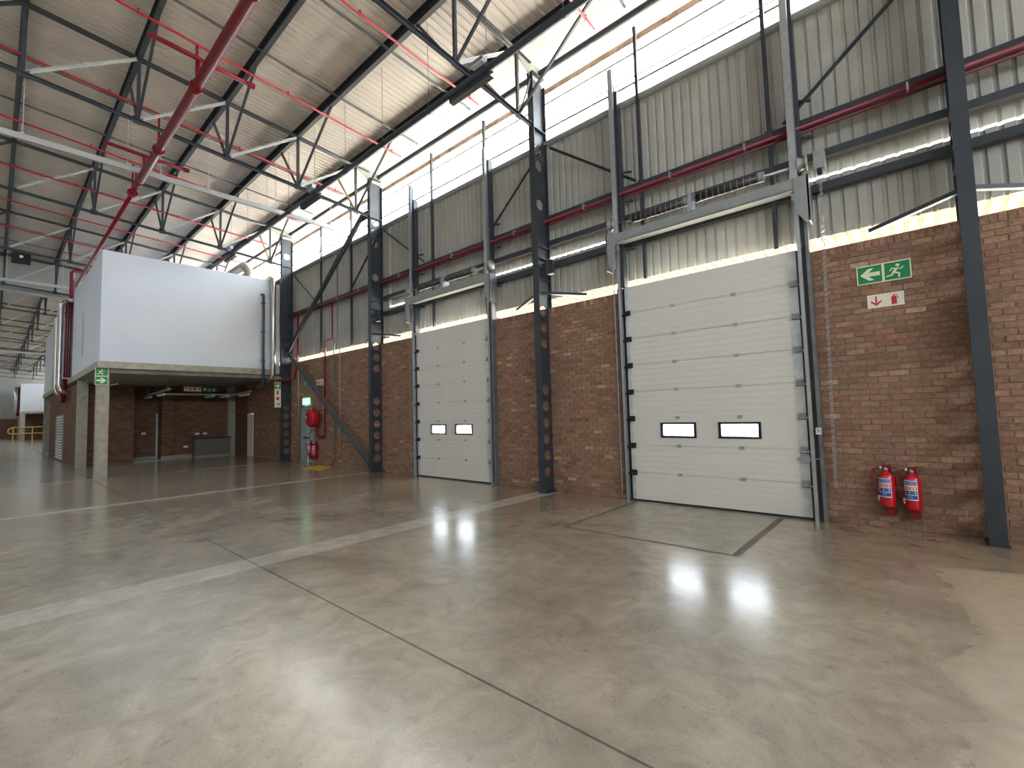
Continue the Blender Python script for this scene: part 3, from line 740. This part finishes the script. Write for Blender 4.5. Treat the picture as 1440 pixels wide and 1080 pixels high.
dd2 = dock_door('door_2', 'near wide white sectional dock door with two small windows', D2[0]+.13, D2[1]-.15, [(-3.70, -3.09), (-2.66, -2.04)], 1)
# bolt latch and sticker on the near door
lt = thing('door_latch', 'small steel slide bolt at the right edge of the wide dock door', 'latch', loc=(-1.37, 8.36, .93))
MB().box(-.10, .02, -.03, 0, -.05, .05).obj('bolt_box', M['galv'], lt)
MB().tube((-.16, -.015, 0), (.16, -.015, 0), .010, n=8).obj('bolt', M['galv'], lt)
st = thing('chain_sticker', 'small white sticker on the right jamb of the wide dock door', 'sticker', loc=(-1.20, 8.20, 1.36))
MB().box(-.035, .035, -.004, 0, -.05, .05).obj('sheet', M['whiteplastic'], st)
m = MB()
for a, b in (((-.02, .03), (.0, .03)), ((.0, .03), (-.012, -.02)), ((.012, -.02), (.022, .025))): m.bar((a[0], -.006, a[1]), (b[0], -.006, b[1]), .004, .008)
m.obj('mark', M['black'], st)
ch = thing('hoist_chain', 'pale looped hoist chain hanging right of the wide dock door', 'chain', loc=(-.97, 8.34, 5.35))
m = MB(); nl = 118
for k in range(nl):
    z = -k*.041
    for dx in (-.011, .011):
        a = (.010, 0) if k % 2 else (0, .010)
        m.bar((dx+a[0]-k*.0007, a[1], z), (dx-a[0]-k*.0007, -a[1], z-.034), .010, .010)
m.obj('links', M['galv'], ch)
MB().box(-.07, .07, -.05, .12, 0, .3).obj('chain_guard', M['galv_dull'], ch)
MB().lathe((-.03, 0, -.02), [(.06, 0), (.06, .06)], 14, (1, 0, 0)).obj('chain_wheel', M['black'], ch)

# emergency lights on brackets right of two columns
for xc, nm in ((-6.3, 'column between the dock doors'), (-13.14, 'column left of the narrow door')):
    o = thing('bulkhead_lamp', 'small dark box lamp bracketed right of the '+nm, 'lamp', 'bracketed box lamps', loc=(xc+.36, 8.10, 4.95))
    MB().box(-.10, -.05, -.05, .05, -.17, .17).obj('bracket', M['steel'], o)
    MB().box(-.05, .06, -.05, .05, -.17, .14).obj('case', M['black'], o)
    MB().box(-.05, .08, -.06, .02, -.185, -.17).obj('lens', M['lampface'], o)
    MB().bar((-.30, .1, .12), (-.05, 0, .12), .03, .04).obj('arm', M['steel'], o)

# ------------------------------------------------------------ signs
def man(m, s=1.0, mir=1):        # running figure inside a unit-high square, returns polygons as thick limbs
    L = [((.46, .60), (.36, .38), .13), ((.44, .62), (.30, .66), .06), ((.30, .66), (.22, .52), .055), ((.50, .62), (.66, .56), .06), ((.66, .56), (.74, .66), .055),
         ((.40, .40), (.58, .30), .085), ((.58, .30), (.56, .10), .075), ((.38, .40), (.26, .24), .085), ((.26, .24), (.08, .22), .075)]
    out_ = []
    for (a, b, w_) in L:
        dx, dy = b[0]-a[0], b[1]-a[1]; l = math.hypot(dx, dy); nx_, ny_ = -dy/l*w_/2, dx/l*w_/2; ex, ey = dx/l*.02, dy/l*.02
        out_.append([(a[0]-ex+nx_, a[1]-ey+ny_), (a[0]-ex-nx_, a[1]-ey-ny_), (b[0]+ex-nx_, b[1]+ey-ny_), (b[0]+ex+nx_, b[1]+ey+ny_)])
    out_.append([(.53+.085*math.cos(t*PI/6), .79+.085*math.sin(t*PI/6)) for t in range(12)])
    if mir < 0: out_ = [[(1-a, b) for a, b in p][::-1] for p in out_]
    return out_
ARW = {'left': [(.10, .5), (.45, .86), (.68, .86), (.45, .62), (.92, .62), (.92, .38), (.45, .38), (.68, .14), (.45, .14)]}
ARW['right'] = [(1-a, b) for a, b in ARW['left']][::-1]
ARW['down'] = [(b, a) for a, b in ARW['left']][::-1]
ARW['up'] = [(b, 1-a) for a, b in ARW['left']]
THIN = {'down': [[(.45, .9), (.55, .9), (.55, .3), (.45, .3)], [(.5, .1), (.14, .46), (.22, .54), (.5, .27), (.78, .54), (.86, .46)]],
        'right': [[(.1, .45), (.1, .55), (.7, .55), (.7, .45)], [(.9, .5), (.54, .14), (.46, .22), (.73, .5), (.46, .78), (.54, .86)]],
        'up': [[(.45, .1), (.55, .1), (.55, .7), (.45, .7)], [(.5, .9), (.14, .54), (.22, .46), (.5, .73), (.78, .46), (.86, .54)]]}
EXT = [[(.30, .08), (.62, .08), (.62, .66), (.56, .74), (.36, .74), (.30, .66)], [(.42, .74), (.50, .74), (.50, .84), (.42, .84)], [(.36, .84), (.66, .90), (.66, .84), (.42, .80)], [(.66, .80), (.74, .50), (.70, .48), (.62, .78)]]
HOSE = [[(.5+.30*math.cos(t*PI/8), .45+.30*math.sin(t*PI/8)) for t in range(16)]]
def sign(name, label, o, ux, un, cells, cw, chh, border, horiz=True, thk=.006, uy=(0, 0, 1)):
    """cells: list of (background material, polygons, figure material)"""
    S = thing(name, label, 'sign', loc=o); ux, uy, un = Vector(ux), Vector(uy), Vector(un)
    n = len(cells); Wd = cw*(n if horiz else 1); H = chh*(1 if horiz else n)
    MB().poly([(0, 0), (Wd, 0), (Wd, H), (0, H)], (0, 0, 0), ux, uy, un, thk).obj('board', border, S)
    b = .05*cw
    for i, (bgm, polys, fm) in enumerate(cells):
        ox, oy = (i*cw, 0) if horiz else (0, (n-1-i)*chh)
        if bgm: MB().poly([(ox+b, oy+b), (ox+cw-b, oy+b), (ox+cw-b, oy+chh-b), (ox+b, oy+chh-b)], un*thk, ux, uy, un, .002).obj('field', bgm, S)
        m = MB()
        for k, p in enumerate(polys): m.poly([(ox+b+a*(cw-2*b), oy+b+c*(chh-2*b)) for a, c in p], un*(thk+(.002 if bgm else 0)), ux, uy, un, .0015+.00004*k)
        m.obj('symbol', fm, S)
    return S
g_, l_, r_, c_ = M['green'], M['lume'], M['signred'], M['cream']
sign('exit_sign', 'green exit sign with left arrow and running figure, on brick wall right of wide door', (-.625, YW-.006, 3.475), (1, 0, 0), (0, -1, 0), [(g_, [ARW['left']], l_), (g_, man(0, mir=1), l_)], .305, .272, l_)
sign('extinguisher_sign', 'small cream sign with red down arrow and extinguisher symbol under the green sign', (-.525, YW-.006, 3.115), (1, 0, 0), (0, -1, 0), [(None, THIN['down'], r_), (None, EXT, r_)], .205, .195, c_)
sign('exit_sign', 'green exit sign with running figure over right arrow, on the concrete post', (-20.52, 2.26, 3.08), (0, 1, 0), (1, 0, 0), [(g_, man(0), l_), (g_, [ARW['right']], l_)], .34, .29, l_, False)
sign('exit_sign', 'small green exit sign at the top left of the white box column', (-19.90, 7.72, 3.02), (0, 1, 0), (1, 0, 0), [(g_, man(0), l_), (g_, [ARW['right']], l_)], .25, .25, l_, False)
sign('fire_sign', 'tall cream fire sign with hose reel symbol below the small green sign', (-19.90, 7.72, 2.26), (0, 1, 0), (1, 0, 0), [(None, EXT, r_), (None, HOSE, r_), (None, THIN['right'], r_)], .25, .25, c_, False)
sign('fire_sign', 'cream fire sign hanging under the concrete slab', (-24.0, 5.55, 3.10), (0, 1, 0), (1, 0, 0), [(None, THIN['up'], r_), (None, EXT, r_), (None, HOSE, r_), (None, THIN['right'], r_)], .16, .2, c_)
sign('exit_sign', 'green exit sign hanging under the concrete slab', (-24.0, 6.25, 3.10), (0, 1, 0), (1, 0, 0), [(g_, [ARW['left']], l_), (g_, man(0), l_), (g_, man(0), l_)], .18, .2, g_)
sign('exit_sign', 'faint green round exit sign on the brick behind the leaning brace', (-18.75, YW-.006, 3.05), (1, 0, 0), (0, -1, 0), [(g_, man(0), l_)], .34, .28, g_)
sign('fire_sign', 'cream three-symbol fire sign on the brick above the hose reel', (-17.7, YW-.006, 3.04), (1, 0, 0), (0, -1, 0), [(None, HOSE, r_), (None, EXT, r_), (None, THIN['down'], r_)], .21, .22, c_)
ex = thing('exit_lamp', 'lit green exit lamp above the grey exit door', 'lamp', loc=(-18.45, 8.40, 2.30))
MB().box(-.26, .26, -.06, 0, .02, .28).obj('lamp_box', M['lamp_on'], ex)
MB().box(-.10, .10, -.07, -.02, -.05, .02).obj('lamp_mount', M['whiteplastic'], ex)

# ------------------------------------------------------------ fire extinguishers
def extinguisher(label, x, z, y=8.27, s=1.0, group='fire extinguishers by the wide door', rot=0):
    E = thing('fire_extinguisher', label, 'fire extinguisher', group, loc=(x, y, z)); E.scale = (s, s, s); E.rotation_euler = (0, 0, rot)
    MB().lathe((0, 0, 0), [(.02, 0), (.065, .005), (.085, .03), (.088, .06), (.088, .40), (.080, .44), (.055, .475), (.028, .49), (.026, .51)], 24).obj('cylinder', M['redgloss'], E, True)
    MB().lathe((0, 0, .51), [(.022, 0), (.026, .01), (.02, .05)], 12).obj('neck', M['galv'], E)
    m = MB(); m.bar((-.01, 0, .575), (.13, -.02, .60), .025, .012); m.bar((-.01, 0, .545), (.12, -.02, .545), .022, .012); m.box(-.03, .03, -.02, .02, .54, .585); m.obj('handle', M['reddark2'], E)
    MB().lathe((-.055, -.01, .545), [(.0, -.01), (.018, -.008), (.018, .012), (.0, .014)], 12, (-1, -.3, 0)).obj('gauge', M['whiteplastic'], E)
    pts = [(-.03, -.01, .55)]+[(-.10-.065*math.sin(t/10*PI), -.01, .55-.36*t/10+.045*math.sin(t/10*PI)) for t in range(1, 10)]+[(-.095, -.02, .16)]
    MB().path(pts, .012, 8).obj('hose', M['reddark2'], E, True)
    MB().tube((-.095, -.02, .165), (-.093, -.02, .09), .014, .010, 8).obj('nozzle', M['whiteplastic'], E)
    def curved(a0, a1, z0, z1, rr, mm, nm, par):
        m_ = MB(); k = 10; vs = []
        for i in range(k+1):
            t = a0+(a1-a0)*i/k; vs += [(rr*math.sin(t), -rr*math.cos(t), z0), (rr*math.sin(t), -rr*math.cos(t), z1)]
        m_.add(vs, [(2*i, 2*i+2, 2*i+3, 2*i+1) for i in range(k)]); return link(nm, m_.mesh(nm, mm), par)
    lab = curved(-1.25, .75, .15, .41, .0895, M['whiteplastic'], 'label_sticker', E)
    curved(-1.17, .67, .345, .40, .0905, M['labelblue2'], 'label_band', lab)
    curved(-1.17, .67, .288, .328, .0905, M['labelorange'], 'label_band', lab)
    curved(-1.17, .67, .225, .275, .0905, M['labelblue'], 'label_band', lab)
    curved(-1.17, .67, .163, .215, .0905, M['labelblue'], 'label_band', lab)
    for k in range(5):
        curved(-1.05+k*.34, -.90+k*.34, .298, .318, .0912, M['cream'], 'label_mark', lab)
        curved(-1.0+k*.34, -.86+k*.34, .238, .262, .0912, M['labelblue2'] if k % 2 else M['whiteplastic'], 'label_mark', lab)
    curved(-.55, .1, .175, .203, .0912, M['labelblue2'], 'label_mark', lab)
    m = MB(); m.box(-.055, .055, .02, .085, -.10, .0); m.box(-.055, .055, -.04, .085, -.10, -.085); m.obj('wall_bracket', M['reddark2'], E)
    m = MB(); m.box(-.03, .03, .085, .15, -.12, .56); m.obj('backplate', M['reddark2'], E)
    return E
extinguisher('left red fire extinguisher with blue label on brick wall right of wide door', -.455, .31, rot=-.15)
extinguisher('right red fire extinguisher with blue label, nearer the rightmost column', -.185, .295, rot=-.15)
extinguisher('left small red fire extinguisher below the hose reel', -17.92, .32, group='fire extinguishers by the exit door', rot=.4)
extinguisher('right small red fire extinguisher below the hose reel', -17.55, .30, group='fire extinguishers by the exit door', rot=.4)

# hose reel and its pipe
hr = thing('hose_reel', 'red fire hose reel drum on brick beside the grey exit door', 'hose reel', loc=(-17.5, 8.12, 1.78))
MB().lathe((0, 0, 0), [(.05, .20), (.30, .19), (.335, .16), (.34, .10), (.34, -.02), (.335, -.06), (.28, -.09), (.06, -.10), (.0, -.10)], 32, (0, 1, 0)).obj('drum', M['redgloss'], hr, True)
MB().lathe((0, -.10, 0), [(.09, 0), (.09, -.03), (.0, -.035)], 16, (0, 1, 0)).obj('hub', M['reddark2'], hr)
m = MB(); m.poly([(-.12, -.06), (.02, -.06), (.02, .08), (-.12, .08)], (-.1, -.105, 0), (1, 0, 0), (0, 0, 1), (0, -1, 0), .003); m.obj('sticker', M['yellowrail'], hr)
MB().path([(.05, -.02, -.33), (.02, -.02, -.42), (.10, -.02, -.47), (.0, -.02, -.55), (-.12, -.02, -.60)], .018, 8).obj('hose_tail', M['reddark2'], hr, True)
MB().tube((.05, -.03, -.40), (.14, -.03, -.36), .022, n=8).obj('nozzle', M['galv'], hr)
pp = thing('red_drop_pipe', 'thin red pipe dropping down the wall to the hose reel', 'pipe', loc=(-16.6, 8.34, 0))
MB().path([(.35, 0, 6.1), (.35, 0, 4.70), (-.15, 0, 4.68), (-.2, 0, 4.62), (-.25, 0, 1.12), (-.28, 0, 1.07), (-.85, 0, 1.07), (-.88, 0, 1.12), (-.88, 0, 1.5)], .028, 8).obj('pipe', M['red'], pp, True)
pp = thing('red_drop_pipe', 'red pipe dropping beside the white box column', 'pipe', loc=(-19.15, 8.34, 0))
MB().path([(0, 0, 6.1), (0, 0, 4.4), (-.1, -.1, 3.4), (-.15, -.3, 3.36), (-.6, -.9, 3.36)], .04, 10).obj('pipe', M['red'], pp, True)
MB().path([(.0, .03, 6.1), (.0, .03, 0.1)], .018, 6).obj('conduit', M['galv'], pp, True)
cb = thing('wall_conduit', 'grey conduit running down the brick between brace and second column', 'conduit', loc=(-15.9, 8.36, 0))
MB().path([(0, 0, 8.0), (0, 0, 4.9), (-.25, 0, 4.4), (-.25, 0, .3), (-.42, 0, .02)], .022, 8).obj('conduit', M['steel_light'], cb, True)
MB().path([(.12, .02, 4.3), (.12, .02, .4)], .014, 6).obj('conduit', M['pale'], cb, True)
MB().box(.04, .20, -.03, .05, 1.2, 1.35).obj('socket', M['galv_dull'], cb)
# exit door
dr = thing('door_3', 'pale grey-blue double exit door in the brick wall beside the hose reel', 'door', kind='structure', loc=(-18.45, 8.44, 0))
for a, b in ((-.47, -.01), (.01, .47)):
    leaf = MB().box(a, b, 0, .045, .01, 2.12).obj('leaf', M['greydoor'], dr)
MB().box(-.30, .20, -.06, -.03, .98, 1.03).obj('push_bar', M['black'], dr)
for bx_ in ((-.53, -.47, 0, 2.2), (.47, .53, 0, 2.2), (-.53, .53, 2.12, 2.2)): MB().box(bx_[0], bx_[1], -.04, .10, bx_[2], bx_[3]).obj('frame', M['greydoor'], dr)
MB().box(-.5, .5, -.03, .2, -.02, .014).obj('threshold', M['jamb'], dr)
dr = thing('door_4', 'white flush door in the brick wall under the slab', 'door', kind='structure', loc=(-24.57, 8.43, 0))
MB().box(-.38, .38, -.02, .03, .01, 2.07).obj('leaf', M['wdoor'], dr)
m = MB(); m.tube((.44, -.02, 1.0), (.44, -.07, 1.0), .012, n=8); m.bar((.44, -.07, 1.0), (.56, -.07, 1.0), .02, .02); m.obj('handle', M['galv'], dr)
yp = thing('floor_marking', 'worn yellow painted rectangle on the floor before the exit door', 'marking', loc=(-16.2, 7.7, .002))
MB().poly([(-1.0, .55), (.1, .62), (.95, -.32), (-.45, -.34)], (0, 0, 0), (1, 0, 0), (0, 1, 0), (0, 0, 1), .002).obj('paint', M['yellow'], yp)

MB().box(-.47, .47, -.02, .2, -.02, .012).obj('threshold', M['jamb'], dr)
# red worn keep-clear outline under the extinguishers
def m_wornred():
    m = bpy.data.materials.new('worn_red_floor_paint'); m.use_nodes = True; t = m.node_tree; N = t.nodes; L = t.links
    b = N['Principled BSDF']; b.inputs['Base Color'].default_value = (.38, .09, .06, 1); b.inputs['Roughness'].default_value = .6
    n = N.new('ShaderNodeTexNoise'); n.inputs['Scale'].default_value = 9; n.inputs['Detail'].default_value = 7
    g2 = N.new('ShaderNodeNewGeometry'); L.new(g2.outputs['Position'], n.inputs['Vector'])
    rp_ = N.new('ShaderNodeValToRGB'); rp_.color_ramp.elements[0].position = .48; rp_.color_ramp.elements[1].position = .62; rp_.color_ramp.elements[1].color = (.55, .55, .55, 1)
    L.new(n.outputs['Fac'], rp_.inputs['Fac']); L.new(rp_.outputs['Color'], b.inputs['Alpha']); return m
M['wornred'] = m_wornred()
kc = thing('floor_marking', 'worn faint red keep-clear outline on the floor below the extinguishers', 'marking', loc=(-.45, 8.0, .002))
for bx_ in ((-.55, .55, -.05, .0), (-.60, -.38, -.06, .24), (.32, .58, -.10, .2)): MB().box(bx_[0], bx_[1], bx_[2], bx_[3], 0, .001).obj('paint', M['wornred'], kc)

# ------------------------------------------------------------ mezzanine block
mz = thing('mezzanine_office', 'white box office raised on a concrete slab and posts at the left', 'mezzanine', loc=(-20.4, 2.35, 0))
def L_(x, y, z=0): return (x+20.4, y-2.35, z)
def mbox(x0, x1, y0, y1, z0, z1, name, mt, par=None):
    return MB().box(x0+20.4, x1+20.4, y0-2.35, y1-2.35, z0, z1).obj(name, M[mt], par or mz)
mbox(-28.45, -20.40, 2.35, 7.95, 3.87, 7.66, 'office_box', 'white')
mbox(-44.5, -35.2, 2.35, 7.95, 3.87, 7.66, 'office_box', 'white')
mbox(-35.2, -28.45, 3.1, 7.95, 3.87, 7.66, 'service_wall', 'white')
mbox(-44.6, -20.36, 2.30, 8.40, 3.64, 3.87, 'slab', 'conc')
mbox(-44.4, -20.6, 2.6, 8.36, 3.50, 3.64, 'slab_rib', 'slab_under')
for xx, yy_ in ((-20.93, 2.33), (-26.35, 2.36), (-44.4, 2.36)):
    mbox(xx, xx+.32, yy_, yy_+.32, 0, 3.64, 'concrete_post', 'conc')
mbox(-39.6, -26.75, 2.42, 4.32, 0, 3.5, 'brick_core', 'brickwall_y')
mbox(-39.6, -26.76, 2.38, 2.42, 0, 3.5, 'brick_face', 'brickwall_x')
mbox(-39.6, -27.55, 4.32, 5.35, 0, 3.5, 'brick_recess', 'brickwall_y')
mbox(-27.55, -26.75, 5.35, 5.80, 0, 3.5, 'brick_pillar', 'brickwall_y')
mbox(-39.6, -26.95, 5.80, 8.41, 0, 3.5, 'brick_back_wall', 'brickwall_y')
mbox(-26.95, -26.65, 8.10, 8.41, 0, 3.5, 'concrete_post', 'conc')
mbox(-27.55, -27.53, 4.35, 5.3, 0, .18, 'skirting', 'skirt'); mbox(-26.76, -26.73, 5.33, 5.82, 0, .2, 'skirting', 'skirt'); mbox(-26.95, -26.93, 5.82, 6.6, 0, .2, 'skirting', 'skirt')
mbox(-27.53, -27.45, 5.26, 5.33, 0, 2.2, 'door_frame', 'pale')
mbox(-27.6, -26.9, 4.3, 5.4, .0, .02, 'threshold', 'pale')
for (xx, yy_, zz) in ((-27.53, 4.72, 1.22), (-26.93, 6.72, 1.12), (-26.93, 7.05, 1.12), (-26.93, 6.25, .52)):
    mbox(xx, xx+.02, yy_, yy_+.17, zz, zz+.1, 'socket', 'whiteplastic')
# louvre
lv2 = mbox(-34.4, -31.4, 2.34, 2.38, .05, 2.3, 'louvre', 'skirt')
for k in range(16): mbox(-34.3, -31.5, 2.29, 2.34, .12+k*.135, .18+k*.135, 'louvre_blade', 'whiteplastic', lv2)
# window/vent in box side
mbox(-24.9, -24.7, 2.32, 2.35, 4.5, 6.2, 'side_conduit', 'pale')

ctr = thing('kitchen_counter', 'low grey kitchen counter with dark top under the slab', 'counter', loc=(-26.6, 7.3, 0))
MB().box(-.3, .25, -.72, .80, .12, .92).obj('cabinet', M['counter'], ctr)
for k in range(4): MB().box(.25, .27, -.70+k*.375, -.34+k*.375, .14, .9).obj('cupboard_door', M['counter'], ctr)
MB().box(-.3, .22, -.70, .78, 0, .12).obj('plinth', M['skirt'], ctr)
MB().box(-.32, .30, -.75, .82, .92, .97).obj('worktop', M['worktop'], ctr)
MB().path([(-.1, .35, .97), (-.1, .35, 1.22), (-.02, .35, 1.28), (.06, .35, 1.22)], .014, 8).obj('tap', M['galv'], ctr, True)

# lights under slab
for nm, p, q in (('left pale light rail under the slab', (-27.4, 4.85, 3.05), (-22.6, 4.75, 3.10)), ('cross light rail under the slab, parallel to the brick back wall', (-25.0, 4.9, 3.02), (-25.0, 8.0, 3.02)), ('right pale light rail under the slab', (-26.5, 7.9, 3.02), (-22.6, 7.75, 3.06))):
    o = thing('light_rail', nm, 'light rail', 'light rails under the slab')
    MB().bar(p, q, .07, .07).obj('rail', M['pale'], o)
    a, b = Vector(p), Vector(q)
    for t in (.1, .5, .9):
        c = a.lerp(b, t); MB().tube(c, c+Vector((0, 0, 3.5-c.z)), .008, n=5).obj('rod', M['galv_dull'], o)
for x_, y_ in ((-26.85, 4.82), (-24.3, 4.8), (-25.4, 6.9), (-25.3, 7.5), (-23.6, 7.8)):
    o = thing('tube_lamp', 'short unlit tube lamp under the slab '+{(-26.85): 'at the brick recess', (-24.3): 'at the near end of the left rail', (-25.4): 'over the counter', (-25.3): 'right of the counter', (-23.6): 'by the white door'}[x_], 'lamp', 'tube lamps under the slab', loc=(x_, y_, 2.94))
    MB().box(-.6, .6, -.05, .05, -.02, .04).obj('body', M['whiteplastic'], o)
    MB().tube((-.55, 0, -.035), (.55, 0, -.035), .016, n=8).obj('tube', M['lampface'], o)
# conduit under slab near post
o = tag(MB().tube((-21.6, 3.0, 3.2), (-25.0, 2.9, 3.25), .03, n=8).obj('slab_conduit', M['pale']), 'pale conduit hanging under the slab behind the signed post', 'conduit')

# pipes on white box front
o = thing('box_downpipe', 'thin blue-black pipe down the front of the white box', 'pipe', loc=(-20.3, 7.42, 0))
MB().path([(-.1, -.05, 6.98), (0, 0, 6.98), (.02, 0, 6.9), (.02, 0, 3.2), (-.1, -.05, 3.1), (-.5, -.1, 3.1)], .05, 10).obj('pipe', M['bluepipe'], o, True)
for z in (6.6, 5.4, 4.2): MB().box(-.1, .07, -.07, .07, z, z+.03).obj('clip', M['black'], o)
o = thing('box_duct', 'silver spiral duct bending over the right end of the white box', 'duct', loc=(-20.22, 7.78, 0))
MB().path([(-1.6, 0, 7.80), (-.35, 0, 7.80)]+[(-.35+.35*math.sin(t/6*PI/2), 0, 7.45+.35*math.cos(t/6*PI/2)) for t in range(1, 7)]+[(0, 0, 3.6), (-.1, -.02, 3.45), (-.3, -.1, 3.4)], .10, 14).obj('duct', M['duct'], o, True)
for k in range(22): MB().lathe((0, 0, 3.7+k*.17), [(.101, 0), (.106, .008), (.101, .016)], 14).obj('seam', M['duct'], o)
MB().box(-.18, -.12, .14, .30, 3.7, 7.5).obj('cover_strip', M['white'], o)
# ducts over the back of the box near the truss
o = thing('roof_duct', 'silver ducts curving above the white box behind the column head', 'duct', loc=(-22.5, 7.3, 7.7))
MB().path([(-3, 0, 0), (-3, 0, .4)]+[(-3+.5*(1-math.cos(t/6*PI/2)), 0, .4+.5*math.sin(t/6*PI/2)) for t in range(1, 7)]+[(.3, 0, .9), (.6, .1, .6), (.65, .1, 0)], .2, 14).obj('duct', M['duct'], o, True)
# riser group between the offices
for i, (xx, yy_, lb) in enumerate(((-28.95, 1.98, 'right silver riser duct beside the white box side'), (-31.2, 2.0, 'left silver riser duct, further back'))):
    o = thing('riser_duct', lb, 'duct', 'riser ducts', loc=(xx, yy_, 0))
    zt = 7.42-.3*i
    MB().path([(.0 if i else .5, .30 if not i else .8, zt), (0, .30, zt)]+[(0, .3-.3*math.sin(t/5*PI/2), zt-.3+.3*math.cos(t/5*PI/2)) for t in range(1, 6)]+[(0, 0, 3.6), (0, .06, 3.35), (0, .35, 3.2)], .105, 14).obj('duct', M['duct'], o, True)
    for k in range(19): MB().lathe((0, 0, 3.7+k*.18), [(.106, 0), (.112, .008), (.106, .016)], 14).obj('seam', M['duct'], o)
rv = thing('red_riser_pipes', 'bundle of dark red riser pipes beside the white box side', 'pipe', loc=(-28.75, 2.30, 0))
for k in range(4): MB().tube((.0, .08-.08*k, 3.9), (0, .08-.08*k, 7.3), .036, n=12).obj('riser', M['darkred' if k else 'wallred'], rv, True)
MB().path([(-.8, -.1, 3.9), (-.8, -.1, 3.2), (-1.4, -.1, 2.9)], .12, 10).obj('valve_bend', M['red'], rv, True)
MB().path([(-.1, .0, 7.2), (-.1, .0, 8.75), (-.1, .08, 8.85), (-.1, 1.0, 8.85)], .09, 10).obj('top_bend', M['wallred'], rv, True)

# second block, far away
mz2 = thing('mezzanine_office', 'distant white box office on posts near the far end wall', 'mezzanine', loc=(-88, 2.5, 0))
MB().box(-13, 0, 0, 5.6, 3.75, 7.4).obj('office_box', M['white'], mz2)
MB().box(-13, .05, -.05, 5.9, 3.5, 3.75).obj('slab', M['conc'], mz2)
for a, b in ((-.35, 0), (-6, 0)): MB().box(a, a+.35, b, b+.5, 0, 3.5).obj('concrete_post', M['conc'], mz2)
MB().box(-13, -5, .1, 5.9, 0, 3.5).obj('brick_core', M['brickwall_y'], mz2)
MB().tube((-1, -.35, 3.6), (-1, -.35, 7.0), .2, n=12).obj('duct', M['duct'], mz2, True)
MB().tube((-1, -.15, 3.2), (-1, -.15, 7.0), .15, n=12).obj('red_riser', M['darkred'], mz2, True)
rl = thing('guard_rail', 'yellow guard rail standing before the far white box', 'railing', loc=(-76, 0, 0))
for z in (1.0, 1.7): MB().tube((0, 1.7, z), (0, 7.5, z), .05, n=8).obj('rail', M['yellowrail'], rl)
for y in (1.7, 3.2, 4.7, 6.2): MB().tube((0, y, 0), (0, y, 1.75), .045, n=8).obj('post', M['yellowrail'], rl)
MB().path([(0, 1.7, 1.7), (0, 1.35, 1.55), (0, 1.3, 1.2), (0, 1.45, 1.0), (0, 1.7, 1.0)], .05, 8).obj('end_loop', M['yellowrail'], rl, True)

# ------------------------------------------------------------ other walls
wf = thing('wall_far', 'distant end wall of grey sheeting over low brick', 'wall', kind='structure')
MB().box(X0-.2, X0, YB, 8.7, 0, 3.0).obj('brick_base', M['brickwall_y'], wf)
MB().box(X0-.2, X0+.02, YB, 8.7, 3.0, 3.3).obj('cap', M['sill'], wf)
MB().box(X0-.2, X0, YB, 8.7, 3.3, 12).obj('sheeting', M['endsheet'], wf)
wbk = thing('wall_back', 'back wall with brick base and grey sheeting, behind the camera', 'wall', kind='structure')
MB().box(X0, X1, YB-.25, YB, 0, 2.0).obj('brick_base', M['brickwall_x'], wbk)
MB().box(X0, -62, YB-.25, YB, 0, 2.0).obj('brick_base', M['brickwall_x'], wbk)
MB().box(X0, X1, YB-.25, YB, 2.0, 11.8).obj('sheeting', M['wallsheet'], wbk)
we = thing('wall_end', 'end wall with a wide high window band, behind the camera', 'wall', kind='structure')
MB().box(X1, X1+.25, 6.0, 8.7, 0, 10.2).obj('sheeting', M['wallsheet'], we)
MB().box(X1, X1+.25, YB, -10.0, 0, 11.5).obj('sheeting', M['wallsheet'], we)
MB().box(X1, X1+.25, -10.0, 6.0, 8.0, 11.5).obj('sheeting', M['wallsheet'], we)
MB().box(X1, X1+.25, -10.0, 6.0, 0, 5.8).obj('lower_sheeting', M['wallsheet'], we)
gr2 = MB().add([(12.26, -80, -.04), (90, -80, -.04), (90, 80, -.04), (12.26, 80, -.04)], [(0, 1, 2, 3)]).obj('yard_ground', M['ground']); tag(gr2, 'yard outside the end wall, behind the camera', 'ground', kind='structure')
gr3 = MB().add([(-160, -90, -.04), (12.2, -90, -.04), (12.2, -12.3, -.04), (-160, -12.3, -.04)], [(0, 1, 2, 3)]).obj('yard_ground', M['ground']); tag(gr3, 'yard outside the back wall, behind the camera', 'ground', kind='structure')
